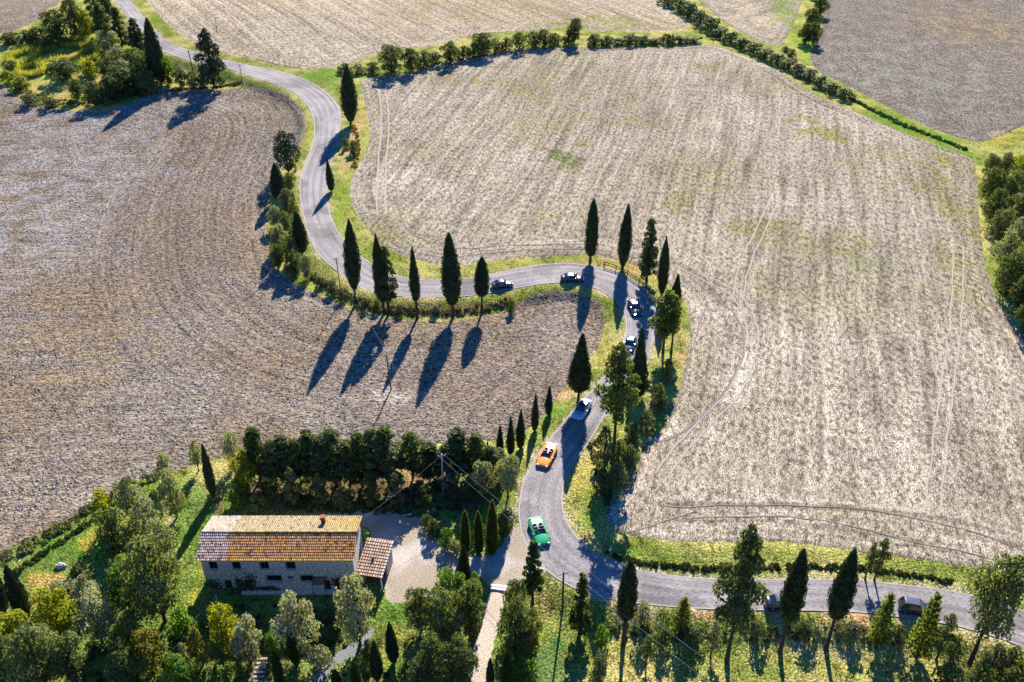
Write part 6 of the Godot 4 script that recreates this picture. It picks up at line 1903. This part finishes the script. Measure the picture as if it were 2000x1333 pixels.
	plant(["broadleaf_tree", "round_b", -115.71, -280.59, 7.87, 7.53, 0.04, "olive", 1.42, "tree", "pale olive tree in the middle of the pond thicket"], "trees of the pond thicket")
	plant(["broadleaf_tree", "round_b", -111.02, -277.15, 8.11, 9.33, 0.04, "oak", 0.34, "tree", "green tree in the middle of the pond thicket"], "trees of the pond thicket")
	plant(["broadleaf_tree", "round_b", -116.97, -273.86, 6.88, 8.14, 0.04, "dark", 0.84, "tree", "dark tree right behind the pond reeds"], "trees of the pond thicket")
	plant(["broadleaf_tree", "round_b", -106.39, -270.77, 9.47, 6.22, 0.04, "oak", 1.99, "tree", "green tree left of the tall thicket cypress"], "trees of the pond thicket")
	plant(["broadleaf_tree", "round_b", -99.48, -272.31, 7.9, 6.63, 0.04, "green", 1.14, "tree", "fresh green tree right of the tall thicket cypress"], "trees of the pond thicket")
	plant(["broadleaf_tree", "round_b", -130.46, -275.47, 5.41, 9.3, 0.04, "dark", 1.21, "tree", "dark bush in front of the pond water"], "trees of the pond thicket")
	plant(["broadleaf_tree", "round_b", -121.58, -260.64, 5.54, 4.99, 0.04, "dark", 0.22, "tree", "upright dark bush below the pond, left of two"], "trees of the pond thicket")
	plant(["broadleaf_tree", "round_b", -115.32, -256.59, 6.63, 5.63, 0.04, "dark", 2.92, "tree", "upright dark bush below the pond, right of two"], "trees of the pond thicket")
	plant(["broadleaf_tree", "round_b", -110.21, -264.35, 8.05, 10.79, 0.04, "dark", 2.39, "tree", "wide dark tree at the lower right of the pond thicket"], "trees of the pond thicket")
	plant(["bush", "bush", -106.99, -265.6, 4.73, 7.24, 0.04, "dark", 3.84, "bush", "dark tree below the tall thicket cypress"], "trees of the pond thicket")
	plant(["bush", "bush", -147.92, -280.23, 3.05, 4.91, 0.04, "oak", 3.71, "bush", "green bush left of the pond water"], "trees of the pond thicket")
	plant(["broadleaf_tree", "round_b", -95.55, -271.44, 5.38, 5.16, 0.04, "scrub", 1.49, "tree", "dull bush left of the thick dark pole"], "trees of the pond thicket")
	plant(["bush", "bush", -91.83, -270.19, 4.78, 5.14, 0.04, "scrub", 5.67, "bush", "dull bush at the foot of the thick dark pole"], "trees of the pond thicket")
	plant(["bush", "bush", -89.56, -271.1, 3.6, 4.43, 0.04, "oak", 0, "bush", "small green bush left of the lone dark tree"], "trees of the pond thicket")
	plant(["bush", "bush", -134.99, -280.45, 2.75, 5.67, 0.04, "dark", 2.55, "bush", "small dark bush on the mud by the pond"], "trees of the pond thicket")
	plant(["bush", "bush", -133.04, -256.42, 3.05, 6.35, 0.04, "scrub", 1.75, "bush", "low dull bush on the pond mound, left one"], "trees of the pond thicket")
	plant(["bush", "bush", -126.77, -254.81, 2.89, 6.32, 0.04, "scrub", 2.58, "bush", "low dull bush on the pond mound, right one"], "trees of the pond thicket")
	plant(["broadleaf_tree", "round_b", -105.44, -277.52, 8.12, 8.22, 0.04, "oak", 0.72, "tree", "green tree touching the tall thicket cypress on its left"], "trees of the pond thicket")
	plant(["broadleaf_tree", "round_b", -111.53, -271.21, 7.14, 8.44, 0.04, "olive", 5.22, "tree", "pale olive tree at the heart of the pond thicket"], "trees of the pond thicket")
	plant(["broadleaf_tree", "round_b", -111.48, -260.32, 6.69, 7.83, 0.04, "dark", 2.35, "tree", "dark tree at the lower edge of the pond thicket"], "trees of the pond thicket")
	plant(["broadleaf_tree", "round_b", -103.21, -265.07, 6.47, 7.94, 0.04, "oak", 0.23, "tree", "green tree at the lower edge left of the cypress shadow"], "trees of the pond thicket")
	plant(["bush", "bush", -140.59, -268.01, 3.27, 6.57, 0.04, "lime", 3.85, "bush", "yellow green bush on the left rim of the pond mound, lower one"], "trees of the pond thicket")
	plant(["bush", "bush", -145.56, -272.26, 3.3, 5.54, 0.04, "lime", 0.6, "bush", "yellow green bush on the left rim of the pond mound, upper one"], "trees of the pond thicket")
	plant(["bush", "bush", -143.56, -297.69, 3.46, 7.91, 0.04, "oak", 3.42, "bush", "green bush behind the pond reeds"], "trees of the pond thicket")
	plant(["bush", "bush", -123.07, -276.5, 4.83, 6.35, 0.04, "lime", 2.13, "bush", "yellow green bush between pond and thicket"], "trees of the pond thicket")
	plant(["bush", "bush", -49.92, -281.26, 2.45, 5.13, 0.03, "oak", 3.65, "bush", "first bush from the left in the hedgerow under the top field"], "bushes of the top hedgerow")
	plant(["bush", "bush", -45.6, -280.72, 2.45, 5.91, 0.03, "oak", 6.02, "bush", "second bush from the left in the hedgerow under the top field"], "bushes of the top hedgerow")
	plant(["bush", "bush", -41.49, -281.84, 2.76, 5.14, 0.03, "dark", 5.14, "bush", "third bush from the left in the hedgerow under the top field"], "bushes of the top hedgerow")
	plant(["bush", "round_b", -35.89, -282.19, 7.91, 9.06, 0.03, "oak", 2.63, "bush", "fourth bush from the left in the hedgerow under the top field"], "bushes of the top hedgerow")
	plant(["bush", "round_b", -30.04, -283.38, 6.58, 6.34, 0.03, "dark", 5.11, "bush", "fifth bush from the left in the hedgerow under the top field"], "bushes of the top hedgerow")
	plant(["bush", "bush", -26.71, -287.96, 4.35, 6.83, 0.03, "oak", 4.03, "bush", "sixth bush from the left in the hedgerow under the top field"], "bushes of the top hedgerow")
	plant(["bush", "bush", -23.42, -289.93, 3.44, 6.07, 0.03, "dark", 2.32, "bush", "seventh bush from the left in the hedgerow under the top field"], "bushes of the top hedgerow")
	plant(["bush", "round_b", -18.96, -291.08, 6.23, 6.88, 0.03, "dark", 0.89, "bush", "eighth bush from the left in the hedgerow under the top field"], "bushes of the top hedgerow")
	plant(["bush", "bush", -15.05, -294.97, 3.79, 6.16, 0.03, "dark", 3.74, "bush", "ninth bush from the left in the hedgerow under the top field"], "bushes of the top hedgerow")
	plant(["bush", "bush", -11.92, -296.07, 4.11, 5.35, 0.03, "oak", 3.54, "bush", "tenth bush from the left in the hedgerow under the top field"], "bushes of the top hedgerow")
	plant(["bush", "round_b", -9.13, -299.06, 6.66, 8.69, 0.03, "oak", 6.01, "bush", "eleventh bush from the left in the hedgerow under the top field"], "bushes of the top hedgerow")
	plant(["bush", "bush", -5.17, -302.18, 3.85, 5.86, 0.03, "dark", 6.08, "bush", "twelfth bush from the left in the hedgerow under the top field"], "bushes of the top hedgerow")
	plant(["bush", "bush", -1.95, -304.31, 3.55, 5.48, 0.03, "oak", 3.82, "bush", "thirteenth bush from the left in the hedgerow under the top field"], "bushes of the top hedgerow")
	plant(["bush", "bush", 2.28, -304.49, 5.47, 6.73, 0.03, "oak", 2.21, "bush", "fourteenth bush from the left in the hedgerow under the top field"], "bushes of the top hedgerow")
	plant(["bush", "bush", 6.89, -307.73, 4.54, 7.22, 0.03, "oak", 5.61, "bush", "fifteenth bush from the left in the hedgerow under the top field"], "bushes of the top hedgerow")
	plant(["bush", "bush", 10.5, -307.86, 5.19, 7.22, 0.03, "dark", 0.01, "bush", "sixteenth bush from the left in the hedgerow under the top field"], "bushes of the top hedgerow")
	plant(["bush", "bush", 13.87, -310.06, 3.59, 5.13, 0.03, "oak", 0.68, "bush", "seventeenth bush from the left in the hedgerow under the top field"], "bushes of the top hedgerow")
	plant(["broadleaf_tree", "round_b", 20.21, -311.31, 7.8, 5.59, 0.1, "dark", 3.55, "tree", "small tree rising above the top hedgerow"], "")
	plant(["bush", "bush", 18.12, -309.14, 4.23, 5.91, 0, "dark", 3.86, "bush", "dark bush at the foot of the hedgerow tree"], "")
	plant(["bush", "bush_b", 26.41, -309.88, 3.43, 6.58, 0, "dark", 0.88, "bush", "first bush right of the hedgerow tree, in the dark hedge"], "bushes right of the hedgerow tree")
	plant(["bush", "bush", 30.4, -310.18, 2.72, 6.59, 0, "dark", 3.95, "bush", "second bush right of the hedgerow tree, in the dark hedge"], "bushes right of the hedgerow tree")
	plant(["bush", "bush_b", 34.39, -310.48, 2, 6.6, 0, "dark", 5.6, "bush", "third bush right of the hedgerow tree, in the dark hedge"], "bushes right of the hedgerow tree")
	plant(["bush", "bush", 38.39, -310.77, 3.24, 6.6, 0, "dark", 2.36, "bush", "fourth bush right of the hedgerow tree, in the dark hedge"], "bushes right of the hedgerow tree")
	plant(["bush", "bush_b", 42.4, -311.05, 2.53, 6.61, 0, "dark", 2.71, "bush", "fifth bush right of the hedgerow tree, in the dark hedge"], "bushes right of the hedgerow tree")
	plant(["bush", "bush", 46.41, -311.34, 1.81, 6.62, 0, "dark", 1.42, "bush", "sixth bush right of the hedgerow tree, in the dark hedge"], "bushes right of the hedgerow tree")
	plant(["bush", "bush_b", 50.43, -311.62, 3.05, 6.62, 0, "dark", 1.83, "bush", "seventh bush right of the hedgerow tree, in the dark hedge"], "bushes right of the hedgerow tree")
	plant(["bush", "bush", 54.45, -311.9, 2.34, 6.63, 0, "dark", 6.11, "bush", "eighth bush right of the hedgerow tree, in the dark hedge"], "bushes right of the hedgerow tree")
	plant(["bush", "bush_b", 58.48, -312.19, 1.62, 6.64, 0, "dark", 2.39, "bush", "ninth bush right of the hedgerow tree, in the dark hedge"], "bushes right of the hedgerow tree")
	plant(["bush", "bush_b", 57.21, -360.34, 4.71, 8.97, 0, "hedge", 6.04, "bush", "first bush from the top in the ditch hedge across the upper right"], "bushes of the upper right ditch hedge")
	plant(["bush", "bush", 60.29, -351.92, 4.63, 8.79, 0, "hedge", 5.74, "bush", "second bush from the top in the ditch hedge across the upper right"], "bushes of the upper right ditch hedge")
	plant(["bush", "bush_b", 62.72, -343.82, 4.56, 8.62, 0, "hedge", 3.74, "bush", "third bush from the top in the ditch hedge across the upper right"], "bushes of the upper right ditch hedge")
	plant(["bush", "bush", 64.84, -334.77, 4.47, 8.43, 0, "hedge", 1.63, "bush", "fourth bush from the top in the ditch hedge across the upper right"], "bushes of the upper right ditch hedge")
	plant(["bush", "bush_b", 66.88, -326.15, 4.4, 8.24, 0, "hedge", 6.16, "bush", "fifth bush from the top in the ditch hedge across the upper right"], "bushes of the upper right ditch hedge")
	plant(["bush", "bush", 68.7, -319.07, 3.17, 7.42, 0, "hedge", 3.12, "bush", "sixth bush from the top in the ditch hedge across the upper right"], "bushes of the upper right ditch hedge")
	plant(["bush", "bush_b", 71.35, -313.4, 3.13, 7.31, 0, "hedge", 2.61, "bush", "seventh bush from the top in the ditch hedge across the upper right"], "bushes of the upper right ditch hedge")
	plant(["bush", "bush", 73.91, -307.88, 3.1, 7.21, 0, "hedge", 2, "bush", "eighth bush from the top in the ditch hedge across the upper right"], "bushes of the upper right ditch hedge")
	plant(["bush", "bush_b", 76.4, -302.52, 3.06, 7.1, 0, "hedge", 6.18, "bush", "ninth bush from the top in the ditch hedge across the upper right"], "bushes of the upper right ditch hedge")
	plant(["bush", "bush", 78.59, -296.28, 3.02, 6.98, 0, "hedge", 3.09, "bush", "tenth bush from the top in the ditch hedge across the upper right"], "bushes of the upper right ditch hedge")
	plant(["bush", "bush_b", 80.94, -291.23, 2.98, 6.88, 0, "hedge", 1.8, "bush", "eleventh bush from the top in the ditch hedge across the upper right"], "bushes of the upper right ditch hedge")
	plant(["bush", "bush", 83.52, -286.32, 2.95, 6.79, 0, "hedge", 3, "bush", "twelfth bush from the top in the ditch hedge across the upper right"], "bushes of the upper right ditch hedge")
	plant(["bush", "bush_b", 85.42, -281.54, 2.92, 6.69, 0, "hedge", 0.77, "bush", "thirteenth bush from the top in the ditch hedge across the upper right"], "bushes of the upper right ditch hedge")
	plant(["bush", "bush", 87.27, -276.89, 2.89, 6.6, 0, "hedge", 3.9, "bush", "fourteenth bush from the top in the ditch hedge across the upper right"], "bushes of the upper right ditch hedge")
	plant(["bush", "bush_b", 88.9, -270.59, 2.85, 6.48, 0, "hedge", 2.78, "bush", "fifteenth bush from the top in the ditch hedge across the upper right"], "bushes of the upper right ditch hedge")
	plant(["bush", "bush", 90.85, -265.37, 2.81, 6.38, 0, "hedge", 1.84, "bush", "sixteenth bush from the top in the ditch hedge across the upper right"], "bushes of the upper right ditch hedge")
	plant(["bush", "bush_b", 93.02, -260.3, 2.78, 6.28, 0, "hedge", 4.91, "bush", "seventeenth bush from the top in the ditch hedge across the upper right"], "bushes of the upper right ditch hedge")
	plant(["broadleaf_tree", "round_b", 116.07, -374.38, 6.34, 7.73, 0.03, "dark", 5.19, "tree", "first dark tree of the clump beside the grey field"], "clump of trees beside the grey field")
	plant(["broadleaf_tree", "round_b", 100.63, -327.19, 7.42, 6.53, 0.03, "dark", 0.08, "tree", "second dark tree of the clump beside the grey field"], "clump of trees beside the grey field")
	plant(["broadleaf_tree", "round_b", 95.18, -312.67, 6.22, 5.63, 0.03, "dark", 3.34, "tree", "third dark tree of the clump beside the grey field"], "clump of trees beside the grey field")
	plant(["broadleaf_tree", "round_b", 97.56, -311.56, 6.85, 5.28, 0.03, "dark", 1.72, "tree", "fourth dark tree of the clump beside the grey field"], "clump of trees beside the grey field")
	plant(["broadleaf_tree", "round_b", 109.18, -347.37, 6.7, 6.52, 0.03, "dark", 5.87, "tree", "fifth dark tree of the clump beside the grey field"], "clump of trees beside the grey field")
	plant(["bush", "bush", 86.96, -297.32, 2.55, 3.82, 0.03, "dark", 4.91, "bush", "sixth dark tree of the clump beside the grey field"], "clump of trees beside the grey field")
	plant(["bush", "bush", 86.87, -303.66, 1.62, 3.24, 0.03, "dark", 1.54, "bush", "seventh dark tree of the clump beside the grey field"], "clump of trees beside the grey field")
	plant(["broadleaf_tree", "round_b", 111.44, -207.36, 5.47, 4.75, 0.05, "oak", 1.68, "tree", "wood on the right edge, first tree counted from its top"], "trees of the wood on the right edge")
	plant(["broadleaf_tree", "round", 114.74, -207.26, 5.72, 5.46, 0.05, "oak", 0.97, "tree", "wood on the right edge, second tree counted from its top"], "trees of the wood on the right edge")
	plant(["broadleaf_tree", "round_b", 117.03, -202.99, 7.5, 6.99, 0.05, "lime", 6.21, "tree", "wood on the right edge, third tree counted from its top"], "trees of the wood on the right edge")
	plant(["broadleaf_tree", "round", 105.72, -193.98, 7.93, 5.63, 0.05, "dark", 1.84, "tree", "wood on the right edge, fourth tree counted from its top"], "trees of the wood on the right edge")
	plant(["broadleaf_tree", "round_b", 108.9, -191.35, 8.46, 6.67, 0.05, "oak", 3.82, "tree", "wood on the right edge, fifth tree counted from its top"], "trees of the wood on the right edge")
	plant(["broadleaf_tree", "round", 102.07, -182.98, 8.28, 6.03, 0.05, "dark", 2.98, "tree", "wood on the right edge, sixth tree counted from its top"], "trees of the wood on the right edge")
	plant(["broadleaf_tree", "round_b", 106.64, -180.53, 9.37, 7.44, 0.05, "oak", 4.05, "tree", "wood on the right edge, seventh tree counted from its top"], "trees of the wood on the right edge")
	plant(["broadleaf_tree", "round", 99.58, -173.91, 8.08, 6.22, 0.05, "oak", 3.79, "tree", "wood on the right edge, eighth tree counted from its top"], "trees of the wood on the right edge")
	plant(["broadleaf_tree", "round_b", 100.43, -167.48, 9.04, 7.04, 0.05, "olive", 4.67, "tree", "wood on the right edge, ninth tree counted from its top"], "trees of the wood on the right edge")
	plant(["broadleaf_tree", "round", 95.68, -163.46, 8.4, 5.54, 0.05, "olive", 0.74, "tree", "wood on the right edge, tenth tree counted from its top"], "trees of the wood on the right edge")
	plant(["broadleaf_tree", "round_b", 97.36, -157.54, 9.86, 6.73, 0.05, "lime", 4.78, "tree", "wood on the right edge, eleventh tree counted from its top"], "trees of the wood on the right edge")
	plant(["broadleaf_tree", "round", 92.96, -154.76, 8.73, 5.7, 0.05, "dark", 1.89, "tree", "wood on the right edge, twelfth tree counted from its top"], "trees of the wood on the right edge")
	plant(["broadleaf_tree", "round_b", 92.57, -148.4, 8.57, 5.53, 0.05, "dark", 3.35, "tree", "wood on the right edge, thirteenth tree counted from its top"], "trees of the wood on the right edge")
	plant(["broadleaf_tree", "round", 95.49, -146.63, 10.59, 6.38, 0.05, "dark", 2.11, "tree", "wood on the right edge, fourteenth tree counted from its top"], "trees of the wood on the right edge")
	plant(["broadleaf_tree", "round_b", 108.89, -173.72, 10.31, 7.22, 0.05, "oak", 1.86, "tree", "wood on the right edge, fifteenth tree counted from its top"], "trees of the wood on the right edge")
	plant(["broadleaf_tree", "round", 118, -192.37, 9.66, 7.8, 0.05, "oak", 3.33, "tree", "wood on the right edge, sixteenth tree counted from its top"], "trees of the wood on the right edge")
	plant(["broadleaf_tree", "round_b", 90.47, -141.57, 7.38, 4.47, 0.05, "dark", 2.92, "tree", "wood on the right edge, seventeenth tree counted from its top"], "trees of the wood on the right edge")
	plant(["broadleaf_tree", "round", 91.26, -133.61, 10.21, 5.98, 0.05, "oak", 2.27, "tree", "wood on the right edge, eighteenth tree counted from its top"], "trees of the wood on the right edge")
